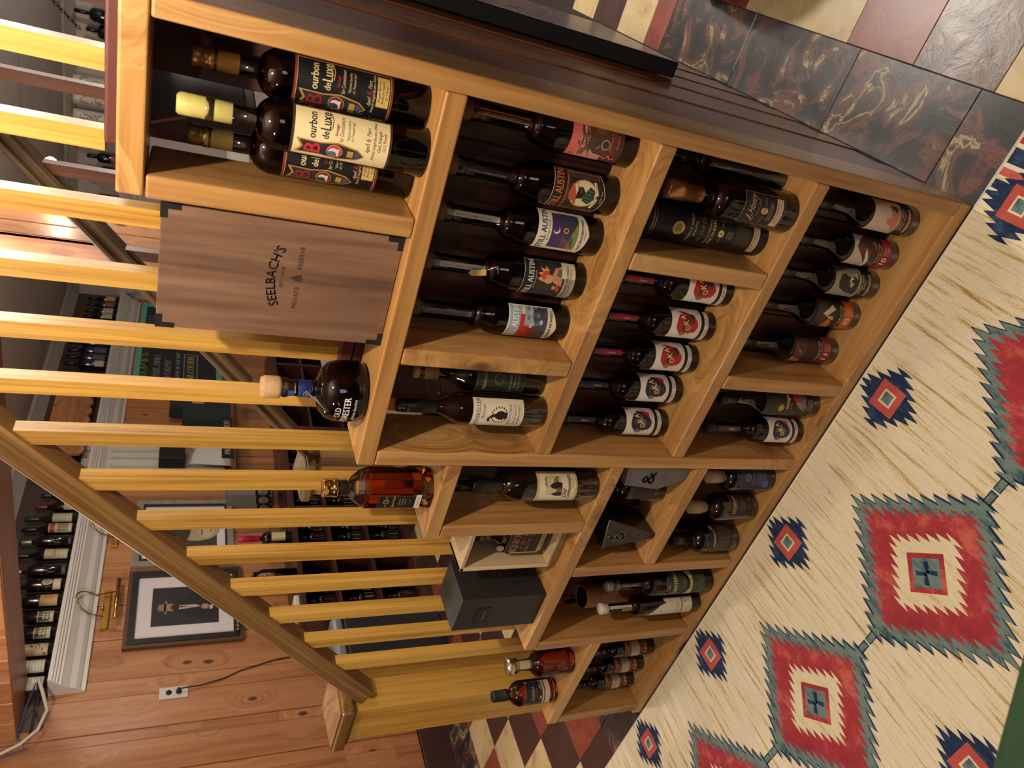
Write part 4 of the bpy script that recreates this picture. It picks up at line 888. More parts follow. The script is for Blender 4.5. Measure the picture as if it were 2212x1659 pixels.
bottle('bottle with brown framed fish script label in the middle of the lower left shelf', -.972, .0515, B0, prof_round(.0425, .22, .128, .160, .0155, .01), 'dark bottles on the lower left shelf', BROWNGLASS, cap=[(.017, .175), (.017, .19), (.0195, .192), (.0195, .23), (.001, .232)], capmat=plain('pale_cork', (176, 150, 116), 0.7), capname='stopper', decals=[(d, .0425, RD(40))])
d = Decal(); d.rect(-.048, .048, .030, .118, (40, 38, 40), 0); d.rect(-.048, .048, .092, .112, (20, 20, 22), 1); d.text('BARRELL', .0, .096, .0088, (196, 180, 140), 3, w=.052, bold=.0005); d.rect(.026, .046, .1, .109, (170, 150, 104), 3)
for k in range(6): d.line([(-.048, .118 - k * .013), (-.02, .084 - k * .006), (.01, .076 - k * .008), (.048, .088 - k * .01)], .0009, (150, 124, 80), 2)
d.ell(.018, .062, .019, .022, (132, 110, 72), 2); d.ell(.018, .062, .0175, .0205, (48, 46, 48), 3); d.ell(.022, .06, .012, .014, (64, 60, 60), 4)
bottle('round shouldered black bottle with grey swirl label beside the inner left upright', -1.103, .0485, B0, prof_round(.0425, .215, .125, .160, .0155), 'dark bottles on the lower left shelf', BLACKGLASS, cap=capprof(.019, .178, .232), capmat=WAXBLACK, capname='stopper', decals=[(d, .0425, RD(46))])
d = Decal(); d.poly([(-.040, .150), (-.036, .168), (-.02, .186), (0, .192), (.02, .186), (.036, .168), (.040, .150), (.036, .13), (.02, .112), (0, .106), (-.02, .112), (-.036, .13)], (40, 58, 44), 1); d.line([(-.038, .152), (-.034, .168), (-.018, .184), (0, .190), (.018, .184), (.034, .168), (.038, .152)], .0007, (150, 150, 110), 2)
d.rect(-.044, .044, .1455, .164, (30, 44, 36), 2); d.text('LANTERN', 0, .1475, .0135, (196, 186, 146), 4, w=.066, bold=.0009); d.text('NC', -.008, .174, .006, (196, 170, 150), 3, bold=.0004); d.text('whiskey', .0, .120, .006, (150, 160, 130), 3, shear=.3)
d.poly([(-.042, .088), (-.042, .116), (-.03, .108), (-.016, .100), (0, .097), (.016, .100), (.03, .108), (.042, .116), (.042, .088)], (206, 178, 136), 2); d.lines(['SINGLE MALT', 'VINEYARD'], -.002, .0965 - .004, .0045, .002, (60, 50, 44), 3) if False else d.text('SINGLE MALT', -.002, .0975, .0045, (60, 50, 44), 3, w=.036); d.text('VINEYARD CASK', -.002, .0905, .0045, (60, 50, 44), 3, w=.036)
d.rect(-.042, .042, .060, .088, (52, 66, 48), 1); d.rect(-.03, .012, .066, .084, (34, 50, 38), 2); d.line([(-.042, .062), (.042, .062)], .0007, (150, 150, 110), 2); d.rect(-.042, .042, .040, .060, (50, 68, 50), 1); d.text('HARVEST', -.008, .073, .004, (150, 150, 110), 3)
stn = lambda lid: dict(cap=[(.0145, .355), (.0145, .372), (.0165, .373), (.0165, .386), (.0155, .388), (.001, .388)])
bottle('tall bottle with green emblem label beside the inner left upright', -1.291, .0415, B0, prof_round(.0395, .37, .218, .262, .0145), 'tall bottles in the left bay by the cardboard tube', None, WHISKEY, .25, [(.0148, .345), (.0162, .346), (.0162, .384), (.015, .387), (.001, .387)], plain('grey_stopper', (120, 116, 108), 0.35, 0.5), 'stopper', [(d, .0395, RD(40))], [(strip((60, 66, 56), 'CASK FINISH', (190, 186, 160), .27, .35, .010), .0145, RD(42))])
d = Decal(); d.poly([(-.040, .04), (.030, .04), (.030, .150), (.022, .150), (.020, .142), (.014, .142), (.012, .150), (.006, .168), (-.01, .19), (-.024, .204), (-.040, .21)], (206, 202, 184), 0)
for k in range(6): d.line([(-.034 + k * .004, .14 + k * .006), (-.02 + k * .003, .15 + k * .004), (-.012, .146 + k * .003)], .0006, (170, 162, 130), 1)
d.text('ISLAND GETAWAY', -.008, .098, .0056, (70, 66, 62), 2, w=.04); d.text('RUM FINISH', -.004, .090, .0048, (70, 66, 62), 2, w=.03); d.rect(-.040, .030, .076, .083, (186, 118, 90), 1); d.ell(.016, .067, .004, .003, (120, 118, 70), 2, 10); d.text('750', .02, .053, .004, (90, 86, 80), 2); d.line([(-.02, .06), (.006, .058)], .0006, (120, 116, 100), 2); d.line([(-.02, .055), (.004, .053)], .0006, (120, 116, 100), 2)
bottle('slender bottle with plain off-white label and white topped stopper in the left bay', -1.387, .0335, B0, prof_round(.0325, .365, .232, .262, .0135), 'tall bottles in the left bay by the cardboard tube', None, WHISKEY, .252, [(.014, .348), (.0175, .349), (.0175, .372), (.0172, .374), (.001, .375)], plain('white_stopper', (214, 212, 196), 0.4), 'stopper', [(d, .0325, RD(30))], [(strip((200, 198, 180), 'FINISHED IN CASKS', (80, 76, 66), .262, .345, .009), .0135, RD(52)), (strip((120, 110, 50), None, BLK, .262, .30, .016), .0137, RD(10))])
bottle('dark bottle in shadow behind the green emblem bottle in the left bay', -1.2305, .1045, B0, prof_wine(.0345, .36, .2, .27, .0145), 'tall bottles in the left bay by the cardboard tube', BLACKGLASS, cap=capprof(.0165, .32, .372), capmat=WAXBLACK)
t = thing('cardboard_tube', 'open brown cardboard bottle tube leaning at the back of the left bay', 'tube', (-1.412, .1035, B0))
MB().lathe([(.036, 0), (.036, .398), (.036, .398), (.0342, .398), (.0342, .398), (.0342, .01), (.001, .01)], 36).build('body', noisy('brown_card', [(0.3, (126, 84, 52)), (0.7, (146, 100, 64))], (12, 12, 12), 0.7), t, center=False)
MB().lathe([(.0338, .396), (.0338, .396), (.0338, .012), (.0338, .012)], 36, cap=False).build('lining', MATTEBLACK, t, center=False)
d = Decal(); d.text('BARREL', 0, .345, .008, (90, 56, 34), 1, w=.034); d.text('BATCH 06', 0, .322, .005, (90, 56, 34), 1, w=.022); d.build('print', cyl(.036, RD(50)), t)

# --- left end: two bottles on top, small dark bottles under
d = Decal(); d.rect(-.014, .014, .150, .192, (196, 178, 160), 1); d.line([(-.014, .166), (.014, .166)], .0006, (120, 96, 84), 2); d.line([(-.014, .178), (.014, .178)], .0006, (120, 96, 84), 2)
pn = [(.022, .005), (.038, 0), (.042, .004), (.0425, .01), (.0425, .118), (.041, .124), (.032, .138), (.022, .146), (.0185, .150), (.0175, .192), (.022, .196), (.024, .20), (.024, .207), (.02, .21)]
bottle('red amber bottle with round silver topped glass stopper at the left end of the rack', -1.672, .0545, T4, pn, 'pair of bottles on the lowest step of the rack', None, ROSE, .148, [(.018, .205), (.018, .210), (.0255, .211), (.0265, .214), (.0265, .226), (.0255, .229), (.001, .2295)], STEEL, 'stopper', (), [(d, .0178, RD(58))])
d = Decal(); d.rect(-.040, .046, .060, .122, (150, 120, 74), 0); d.rect(-.039, .045, .061, .121, (26, 30, 46), 1); d.text('BARRELL', .003, .090, .0115, (150, 140, 110), 3, w=.048, bold=.0005); d.lines(['CRAFT SPIRITS'], .003, .080, .003, .002, (150, 140, 110), 3); d.text('18', -.012, .064, .008, (210, 206, 196), 3, bold=.0007); d.rect(.012, .034, .063, .067, (150, 130, 80), 3); d.rect(.016, .03, .069, .0725, (150, 130, 80), 3)
for q in range(4): d.ell((-.036, .042)[q % 2], (.066, .116)[q // 2], .004, .004, (170, 136, 80), 2, 8)
d.rect(-.040, .046, .054, .060, (190, 180, 160), 1); d.rect(-.040, .046, .050, .054, (24, 26, 36), 1); d.rect(-.040, .046, .032, .050, (214, 196, 176), 1); d.line([(-.02, .044), (.02, .044)], .0008, (90, 80, 76), 2); d.line([(-.02, .039), (.014, .039)], .0008, (90, 80, 76), 2)
bottle('bottle with navy label and black stopper at the far left of the rack', -1.842, .0595, T4, [(.022, .005), (.037, 0), (.041, .004), (.0415, .01), (.0415, .13), (.0405, .137), (.033, .152), (.022, .162), (.017, .165), (.0165, .196), (.017, .2), (.015, .203)], 'pair of bottles on the lowest step of the rack', None, AMBER, .155, [(.0185, .174), (.0195, .175), (.0195, .188), (.0185, .189), (.0185, .224), (.017, .228), (.001, .228)], MATTEBLACK, 'stopper', [(d, .0415, RD(46))], rings=[(.0422, .014, .016, STEEL)])
def copper_label():
    d = Decal(); c = (206, 128, 74); d.rect(-.05, .05, .028, .132, (22, 20, 22), 0); d.rect(-.05, .05, .066, .1005, (178, 158, 146), 1)
    d.text('COPPER', 0, .112, .0155, c, 3, w=.06, bold=.0011); d.text('KINGS', 0, .036, .0155, c, 3, w=.05, bold=.0011)
    d.line([(-.05, .109), (.05, .109)], .0009, c, 2); d.line([(-.05, .1035), (.05, .1035)], .0009, c, 2); d.line([(-.05, .062), (.05, .062)], .0009, c, 2); d.line([(-.05, .055), (.05, .055)], .0009, c, 2)
    d.text('AMERICAN', .0, .1045, .0034, c, 3, w=.03, shear=.3); d.text('Barrel aged', .0, .0565, .0042, c, 3, w=.03, shear=.3); d.text('SMALL BATCH SERIES', 0, .0955, .0038, (60, 44, 40), 3, w=.042)
    for k in range(6): d.line([(-.022 + .002 * (k % 2), .091 - k * .0042), (.022, .091 - k * .0042)], .0008, (120, 100, 92), 3)
    return d
for i, (x, lb) in enumerate(((-1.700, 'small black bottle with copper lettering nearest the upright under the lowest step'), (-1.7965, 'small black bottle with copper lettering between its two twins under the lowest step'), (-1.8925, 'small black bottle with copper lettering at the far left under the lowest step'))):
    bottle(lb, x, .0915, B0, prof_round(.0290, .24, .142, .178, .0125), 'small copper lettered bottles under the lowest step', BLACKGLASS, cap=capprof(.0138, .21, .25), capmat=WAXBLACK, decals=[(copper_label(), .0290, RD(62 - 2 * i))])

# --- bottles and boxes on the steps
t = thing('presentation_box', 'upright walnut presentation box with dark metal corners on the top step', 'box', (-.383, .0865, S1))
MB().bevbox(-.1135, .1135, -.0555, .0555, .001, .396, .0015).build('body', walnut('Z'), t, center=False)
cm = MB()
for sx in (-1, 1):
    for z0, sz in ((.0, 1), (.397, -1)):
        a0, a1 = sorted((sx * .1142, sx * .0885)); b0, b1 = sorted((z0, z0 + sz * .0105)); MB().box(a0, a1, -.0563, -.0545, b0, b1).build('corner_bracket', IRON, t, center=False)
        a0, a1 = sorted((sx * .1142, sx * .1042)); b0, b1 = sorted((z0, z0 + sz * .030)); MB().box(a0, a1, -.0564, -.0544, b0, b1).build('corner_bracket', IRON, t, center=False)
d = Decal(); BURN = (62, 44, 36); d.text("SEELBACH'S", .007, .212, .0165, BURN, 1, w=.112, arc=.13, bold=.0011); d.text('EST. 2018', .008, .198, .0062, BURN, 1, w=.040); d.text('PRIVATE', -.030, .170, .0078, BURN, 1, w=.044); d.text('RESERVE', .048, .170, .0078, BURN, 1, w=.044)
for a, b in ((-.003, .005), (.003, .005), (0, .010), (-.004, -.001), (.004, -.001)): d.ell(.009 + a, .172 + b, .0032, .0034, BURN, 1, 10); 
d.rect(.0086, .0096, .162, .172, BURN, 1)
d.build('engraving', plane((0, -.0555, 0), (1, 0, 0), (0, 0, 1), (0, -1, 0)), t)
# squat flask bottle with ribbon
po = [(.03, .006), (.052, 0), (.06, .006), (.0645, .018), (.0645, .03), (.063, .06), (.057, .078), (.044, .090), (.028, .096), (.0195, .099), (.0175, .104), (.0165, .12), (.0165, .150), (.0195, .156), (.0205, .162), (.018, .166)]
bo = bottle('squat round amber bottle with cork stopper and blue ribbon on the top step', -.640, .0715, S1, po, None, None, WHISKEY, .088, [(.015, .142), (.015, .166), (.0215, .168), (.0228, .174), (.0225, .198), (.019, .206), (.001, .207)], noisy('pale_cork_wood', [(0.3, (186, 146, 100)), (0.7, (206, 170, 124))], (40, 40, 40), 0.6), 'stopper', (), ())
MB().lathe([(.0172, .108), (.0178, .109), (.0176, .134), (.0172, .135)], 32, cap=False).build('neck_band', plain('royal_blue_paper', (30, 44, 104), 0.4), bo, center=False)
d = Decal(); d.rect(-.010, .010, .110, .134, (34, 56, 140), 2); d.ell(0, .119, .0085, .0085, (24, 26, 40), 3); d.ell(0, .119, .0062, .0062, (190, 184, 160), 4); d.ell(0, .119, .0052, .0052, (24, 26, 40), 5); d.text('OF', 0, .1165, .005, (190, 184, 160), 6); d.rect(-.006, .006, .142, .165, (54, 76, 150), 2); d.build('neck_label', cyl(.018, RD(-2)), bo)
MB().tube([(.002, -.019, .116), (-.004, -.026, .106), (-.010, -.034, .094), (-.016, -.040, .084)], .0008, 5).tube([(.002, -.019, .116), (.000, -.032, .102), (-.010, -.048, .088), (-.014, -.054, .076)], .0008, 5).build('ribbon', plain('silver_ribbon', (120, 130, 160), 0.35, 0.3), bo, center=False)
d = Decal(); W2 = (232, 226, 216); d.text('OLD', -.002, .055, .0125, W2, 1, w=.026, bold=.0009); d.text('FORESTER', 0, .038, .0140, W2, 1, w=.068, bold=.001); d.text('Birthday Bourbon', .004, .0255, .0065, W2, 1, w=.052, shear=.35); d.line([(.018, .06), (.024, .064)], .0012, (200, 160, 80), 1); d.line([(-.024, .06), (-.018, .064)], .0012, (200, 160, 80), 1)
d.build('label', cyl(.0646, RD(-8)), bo)
# octagonal decanter style bottle
def octlathe(prof, mat, name, parent, rot=PI / 8):
    o = MB(); v0 = MB().lathe(prof, 8, cap=False); 
    o.v = [(x * math.cos(rot) - y * math.sin(rot), x * math.sin(rot) + y * math.cos(rot), z) for x, y, z in v0.v]; o.f, o.m, o.sm = v0.f, v0.m, [False] * len(v0.f)
    return o.build(name, mat, parent, center=False)
jb = thing('whiskey_bottle', 'faceted clear glass bottle of amber whiskey with gold cap on the second step', 'bottle', (-.9075, .0665, T1))
R8 = .0515
octlathe([(.03, .012), (R8 - .004, 0), (R8, .004), (R8, .150), (R8 - .006, .163), (.030, .182), (.018, .190), (.0155, .194), (.0155, .218)], GLASS, 'glass', jb)
octlathe([(.001, .030), (R8 - .004, .030), (R8 - .0035, .034), (R8 - .0035, .150), (R8 - .012, .158), (.001, .158)], AMBER, 'liquid', jb)
MB().lathe([(.0178, .195), (.0182, .196), (.0182, .214), (.0178, .215)], 32, cap=False).build('neck_label', plain('black_gold_band', (44, 38, 30), 0.3, 0.3), jb, center=False)
MB().lathe([(.0175, .216), (.021, .217), (.0215, .219), (.0215, .226), (.0205, .227), (.0205, .246), (.021, .2465), (.021, .249), (.0195, .25), (.001, .25)], 32).build('cap', plain('bright_gold_cap', (226, 186, 110), 0.15, 1.0), jb, center=False)
d = Decal(); ap = R8 * math.cos(PI / 8); fw = R8 * math.sin(PI / 8)
d.rect(-fw + .001, fw - .001, .036, .132, (18, 18, 20), 0); d.frame(-fw + .002, fw - .002, .038, .130, .0005, (150, 124, 70), 1); d.ell(0, .112, .0068, .0068, (170, 140, 84), 2); d.ell(0, .112, .0048, .0048, (60, 54, 44), 3); d.text('1881', -.012, .110, .0045, (170, 150, 110), 2, w=.007); d.text('1881', .012, .110, .0045, (170, 150, 110), 2, w=.007)
d.text('Nectar of Nectar', 0, .092, .0058, (206, 178, 120), 2, w=.034, shear=.3); d.lines(['STRAIGHT', 'BOURBON', 'WHISKEY'], 0, .078, .0032, .0034, (190, 166, 110), 2); d.text('50 ALC', 0, .054, .0026, (170, 150, 110), 2); d.rect(-fw + .001, fw + .002, .030, .043, (226, 222, 212), 4); d.text('batch 7 no.', 0, .0345, .0045, (70, 66, 70), 5, shear=.3)
d.build('label', plane((0, -ap, 0), (1, 0, 0), (0, 0, 1), (0, -1, 0)), jb)
# pale wooden display box with a bottle inside
kb = thing('display_box', 'pale plywood display box with open front in the upper left bay', 'box', (-1.1035, .0925, T2))
hw, hd, hh, tk = .0845, .0515, .290, .013
PL = paleply('Z')
MB().bevbox(-hw, -hw + tk, -hd, hd, 0, hh, .002).build('side_panel', PL, kb, center=False); MB().bevbox(hw - tk, hw, -hd, hd, 0, hh, .002).build('side_panel', PL, kb, center=False)
MB().bevbox(-hw, hw, -hd, hd, hh - .012, hh, .002).build('top_panel', PL, kb, center=False); MB().bevbox(-hw + tk, hw - tk, -hd + .001, hd, 0, .030, .002).build('bottom_panel', PL, kb, center=False)
MB().box(-hw + tk, hw - tk, hd - .004, hd, .03, hh - .012).build('back_panel', darkplank('Z'), kb, center=False)
d = Decal(); d.rect(-hw + .002, hw - .002, .002, .022, (132, 96, 62), 0); d.text('LIMITED EDITION', 0, .0085, .0082, (226, 200, 156), 1, w=.112, bold=.0006); d.build('print', plane((0, -hd - .0003, 0), (1, 0, 0), (0, 0, 1), (0, -1, 0)), kb)
kc = thing('whiskey_bottle', 'rectangular bottle with big tan lettering standing inside the pale display box', 'bottle', (-1.103, .093, T2 + .0305))
g = MB(); g.bevbox(-.047, .047, -.030, .030, 0, .142, .008, seg=3); g.lathe([(.030, .140), (.026, .156), (.0165, .168), (.0155, .185), (.0155, .2), (.0185, .201), (.0185, .226), (.001, .228)], 28); g.build('glass', BROWNGLASS, kc, center=False)
d = Decal(); d.rect(-.046, .046, .02, .13, (24, 20, 20), 0); d.text('KNOB', .0, .098, .026, (190, 134, 86), 2, w=.078, bold=.0016); d.text('CREEK', .004, .082, .0125, (190, 134, 86), 2, w=.062, bold=.001); d.text('21', .030, .062, .014, (190, 134, 86), 2, w=.016, bold=.001); d.frame(.020, .040, .059, .079, .0006, (190, 134, 86), 2); d.lines(['KENTUCKY STRAIGHT', 'BOURBON WHISKEY'], -.014, .072, .0036, .0025, (190, 160, 120), 2); d.rect(-.046, -.041, .03, .118, (176, 144, 90), 2); d.rect(-.040, .046, .024, .038, (176, 144, 90), 1); d.text('TWENTY ONE YEARS', .004, .029, .0042, (60, 44, 34), 2, w=.05); d.text('single barrel', .0, .047, .006, (130, 90, 80), 2, w=.05)
d.build('label', plane((0, -.030, 0), (1, 0, 0), (0, 0, 1), (0, -1, 0)), kc)
d = Decal(); d.ell(0, 0, .010, .010, (176, 160, 128), 0); d.ell(0, 0, .008, .008, (120, 108, 90), 1); d.ell(0, 0, .006, .006, (150, 138, 116), 2); d.build('medallion_seal', plane((-.024, -.0305, .150), (1, 0, 0), (0, .3, .95), (0, -.95, .3)), kc)
# black presentation box
bb = thing('gift_box', 'square black wooden gift box with copper clasp and dark plaque on the second step down', 'box', (-1.3445, .0895, T2))
MB().bevbox(-.0655, .0655, -.0705, .0705, .0, .259, .0012).build('body', noisy('charcoal_wood', [(0.3, (34, 34, 36)), (0.7, (44, 44, 47))], (30, 30, 3), 0.5), bb, center=False)
d = Decal(); d.poly([(-.009, -.010), (.009, -.010), (.009, .006), (.009, .010), (-.009, .010)], (120, 70, 40), 0); d.ell(0, -.008, .009, .009, (120, 70, 40), 0); d.rect(-.0065, -.002, -.009, .012, (70, 38, 24), 1); d.rect(.002, .0065, -.009, .012, (70, 38, 24), 1)
d.build('clasp', plane((.0655, .012, .135), (0, 1, 0), (0, 0, 1), (1, 0, 0)), bb)
MB().bevbox(-.036, .026, -.0722, -.0700, .158, .204, .0008, seg=1).build('plaque', plain('dark_mirror', (30, 26, 26), 0.15, 0.6), bb, center=False)
d = Decal(); d.text('RESERVE', -.005, .176, .006, (150, 130, 110), 0, w=.034); d.build('print', plane((0, -.0724, 0), (1, 0, 0), (0, 0, 1), (0, -1, 0)), bb)

# ------------------------------------------------------------------ things on the plate ledge
def ledge_bottle(label, yy, H, R, kind, glassm, capm, lab, lz0, lz1, extra=None, x=XL + .072, z=2.1605, group='wine bottles along the white ledge', yaw=90):
    pr = prof_wine(R, H - .004, H * .52, H * .72, .014) if kind == 'wine' else prof_round(R, H - .004, H * .56, H * .7, .0145)
    t = thing('wine_bottle', label, 'bottle', (x, yy, z), 0, group)
    MB().lathe(pr, 24).build('glass', glassm, t, center=False)
    MB().lathe([(.0155, H * .76), (.016, H * .765), (.016, H - .003), (.014, H), (.001, H)], 20).build('capsule', capm, t, center=False)
    d = Decal(); w = R * 1.25; d.rect(-w, w, lz0, lz1, lab, 1); d.frame(-w + .003, w - .003, lz0 + .003, lz1 - .003, .001, tuple(int(c * .6) for c in lab), 2)
    if extra: extra(d, w, lz0, lz1)
    d.build('label', cyl(R, RD(yaw)), t, maxe=.012); return t
GREEN_G = plain('green_glass', (14, 30, 16), 0.06, 0, .4)
REDCAP = plain('dark_red_capsule', (110, 28, 34), 0.4); GREENCAP = plain('green_capsule', (28, 52, 34), 0.4); SILVER = plain('silver_capsule', (150, 146, 138), 0.35, 0.6)
LIV = (206, 196, 166)
def ex_lines(c, n=5):
    def f(d, w, a, b):
        for k in range(n): d.line([(-w * .7, b - (k + 1) * (b - a) / (n + 1)), (w * .7 - .004 * (k % 2), b - (k + 1) * (b - a) / (n + 1))], .0022, c, 3)
    return f
def ex_red(d, w, a, b):
    m = (a + b) / 2; d.text('LEROY', 0, m, .016, (150, 46, 40), 3, w=w * 1.2, bold=.001); d.text('MUSIGNY', 0, m - .02, .010, (150, 46, 40), 3, w=w * 1.2); ex_lines((140, 130, 110), 3)(d, w, a, m - .02)
def ex_goat(d, w, a, b):
    d.rect(-w + .005, w - .005, a + .018, b - .005, (30, 28, 28), 3)
    for k in range(8): d.ell(-w * .5 + (k % 4) * w * .33, a + .03 + (k // 4) * .018, .006, .007, LIV, 4, 8)
    d.text('Gout Dure', 0, a + .006, .009, BLK, 3, w=w * 1.4, shear=.3)
def ex_oval(d, w, a, b): d.ell(0, b + .03, .022, .028, LIV, 1, 18); d.ell(0, b + .03, .015, .02, (150, 146, 120), 2, 14)
def ex_flor(d, w, a, b):
    r = random.Random(2)
    for k in range(22): d.ell(r.uniform(-w * .85, w * .85), r.uniform(a + .01, b - .01), .008, .006, ((120, 60, 50), (96, 90, 60), (190, 180, 150))[k % 3], 3, 8)
LB = [(1.628, .30, .041, 'round', BLACKGLASS, WAXBLACK, (196, 190, 168), .02, .15, ex_lines((120, 114, 100), 8), 'bottle with plain grey parchment label nearest the near end of the white ledge'),
      (1.735, .30, .041, 'round', BLACKGLASS, WAXBLACK, (190, 186, 166), .03, .16, ex_lines((110, 104, 92), 8), 'second bottle from the near end of the ledge with grey parchment label'),
      (1.842, .30, .041, 'round', BROWNGLASS, REDCAP, (176, 150, 120), .03, .17, ex_flor, 'bottle with floral brown and ivory label on the white ledge'),
      (1.955, .29, .039, 'wine', BROWNGLASS, REDCAP, LIV, .035, .115, ex_goat, 'red capped bottle with small black printed label beside the floral one on the ledge'),
      (2.068, .29, .039, 'wine', BROWNGLASS, REDCAP, LIV, .035, .115, ex_goat, 'red capped bottle with small black printed label beside the gold labelled one on the ledge'),
      (2.185, .31, .042, 'round', BLACKGLASS, plain('champagne_foil', (130, 112, 72), .4, .7), (190, 156, 92), .03, .12, ex_red and (lambda d, w, a, b: d.ell(0, (a + b) / 2, .018, .03, (196, 120, 90), 3, 16)), 'bottle with shiny gold label on the white ledge'),
      (2.305, .31, .041, 'round', BLACKGLASS, plain('champagne_foil', (130, 112, 72), .4, .7), LIV, .03, .07, ex_oval, 'dark bottle with ivory oval over a small label on the ledge'),
      (2.42, .33, .046, 'round', BLACKGLASS, SILVER, (60, 56, 50), .02, .04, None, 'broad unlabelled black bottle with long silver neck foil on the ledge'),
      (2.55, .32, .040, 'wine', BLACKGLASS, WAXBLACK, (200, 186, 156), .025, .15, ex_red, 'bottle with ivory label printed in red capitals on the ledge'),
      (2.665, .31, .042, 'round', BLACKGLASS, SILVER, (50, 46, 44), .02, .035, None, 'black bottle with silver foil between the two red printed labels on the ledge'),
      (2.775, .31, .040, 'wine', BLACKGLASS, WAXBLACK, (196, 186, 156), .03, .16, lambda d, w, a, b: (d.rect(-w, w, b - .035, b - .006, (160, 56, 46), 3), d.rect(-w * .8, w * .8, a + .02, b - .05, (150, 120, 76), 3)), 'bottle with red and cream patterned label on the ledge'),
      (2.87, .31, .038, 'wine', GREEN_G, GREENCAP, (186, 180, 158), .04, .15, ex_lines((120, 116, 100), 5), 'green bottle with pale grey label on the ledge'),
      (2.98, .27, .036, 'wine', BROWNGLASS, REDCAP, (196, 176, 120), .02, .10, ex_lines((60, 50, 40), 6), 'bottle with striped straw label and dark red top on the ledge'),
      (3.09, .25, .036, 'round', GREEN_G, GREENCAP, (60, 80, 60), .03, .09, None, 'small green bottle partly behind the handrail on the ledge')]
for yy, H, R, k, g, c, lab, a, b, ex, lb in LB: ledge_bottle(lb, yy, H, R, k, g, c, lab, a, b, ex)
NV = plain('navy_glass', (14, 16, 36), .1, 0, .3)
for i, (yy, lb) in enumerate(((4.70, 'navy labelled bottle nearest in the far cluster on the ledge'), (4.80, 'second navy bottle in the far cluster on the ledge'), (4.91, 'third navy bottle with round white tag in the far cluster on the ledge'), (5.03, 'navy bottle at the deep end of the far cluster on the ledge'))):
    ledge_bottle(lb, yy, .33, .042, 'round', NV, WAXBLACK, (196, 186, 170) if i == 0 else (50, 50, 86), .03, .13 if i else .10, ex_lines((190, 150, 130), 4), group='dark bottles far along the ledge')
for i, (yy, lb) in enumerate(((5.5, 'dark bottle with ivory label nearest the far corner of the ledge'), (5.6, 'second ivory labelled bottle near the far corner of the ledge'), (5.72, 'bottle with rose coloured label near the far corner of the ledge'), (5.83, 'dark bottle with pale gold label in the far corner of the ledge'))):
    ledge_bottle(lb, yy, .27, .040, 'round', BLACKGLASS, WAXBLACK, ((196, 190, 170), (196, 190, 170), (150, 70, 70), (190, 170, 100))[i], .04, .12, ex_lines((120, 110, 90), 3), group='dark bottles far along the ledge')
for i, (xx, H, lb) in enumerate(((-1.25, .34, 'big black bottle on the back ledge seen beside the top of the rack'), (-1.37, .26, 'lower black bottle on the back ledge next to the big one'), (-2.42, .26, 'dark bottle with amber shine on the back ledge between balusters'), (-2.80, .27, 'green bottle with ivory label on the back ledge behind the handrail'), (-2.54, .22, 'small dark bottle with red strip on the back ledge'))):
    ledge_bottle(lb, YB - .085, H, .055 if i < 2 else .042, 'round', BLACKGLASS if i != 3 else GREEN_G, WAXBLACK, ((60, 56, 60), (150, 140, 120), (150, 96, 50), (206, 196, 170), (170, 40, 44))[i], .02, .07, None, x=xx, z=2.1905, group='bottles on the back ledge', yaw=0)
CERAM = plain('white_ceramic', (226, 220, 200), .3, 0, .3)
for i, (xx, lb) in enumerate(((-1.80, 'white ceramic bottle with ink drawing on the back ledge, nearer the rack'), (-1.93, 'white ceramic bottle with leafy ink drawing on the back ledge'), (-2.08, 'white ceramic bottle with floral ink drawing on the back ledge'), (-2.20, 'white ceramic bottle at the left of the four on the back ledge'))):
    t = thing('ceramic_bottle', lb, 'bottle', (xx, YB - .085, 2.1905), 0, 'four white ceramic bottles on the back ledge')
    MB().lathe([(.04, 0), (.056, .004), (.058, .02), (.058, .27), (.054, .30), (.056, .305), (.056, .345), (.05, .355), (.001, .356)], 24).build('body', CERAM, t, center=False)
    d = Decal(); r = random.Random(i)
    for k in range(9): 
        cx_, cz_ = r.uniform(-.03, .03), r.uniform(.07, .27); rr_ = r.uniform(.012, .03); a0 = r.uniform(0, 6)
        d.line([(cx_ + rr_ * math.cos(a0 + q * .5), cz_ + rr_ * 1.3 * math.sin(a0 + q * .5)) for q in range(8)], .0035, BLK, 1)
    d.build('ink_drawing', cyl(.058, RD(20)), t, maxe=.012)

# ------------------------------------------------------------------ left wall: pictures, picture lights, outlet, cables
def wallbox(mb, y0, y1, z0, z1, d0, d1, mi=0): return mb.box(XL + d0, XL + d1, y0, y1, z0, z1, mi)
WP = lambda y, z: plane((XL, y, z), (0, 1, 0), (0, 0, 1), (1, 0, 0))
def picture(label, y0, y1, z0, z1, outer, inner_, ow, iw, matw, art):
    t = thing('framed_picture', label, 'picture', (0, 0, 0))
    for nm, mt, w0, w1, dep in (('outer_frame', outer, 0, ow, .028), ('inner_frame', inner_, ow, ow + iw, .034)):
        b = MB()
        wallbox(b, y0 + w0, y0 + w1, z0 + w0, z1 - w0, .001, dep); wallbox(b, y1 - w1, y1 - w0, z0 + w0, z1 - w0, .001, dep)
        wallbox(b, y0 + w1, y1 - w1, z0 + w0, z0 + w1, .001, dep); wallbox(b, y0 + w1, y1 - w1, z1 - w1, z1 - w0, .001, dep); b.build(nm, mt, t, center=False)
    w = ow + iw; b = MB(); wallbox(b, y0 + w, y1 - w, z0 + w, z1 - w, .001, .016); b.build('mat_board', plain('white_mat', (226, 220, 222), .8), t, center=False)
    d = Decal(); art(d); d.build('photograph', plane((XL + .0165, 0, 0), (0, 1, 0), (0, 0, 1), (1, 0, 0)), t, maxe=9); return t
FB = plain('black_lacquer_frame', (22, 22, 26), .35, 0, .3); FBR = plain('bronze_frame', (96, 66, 44), .4, .2)
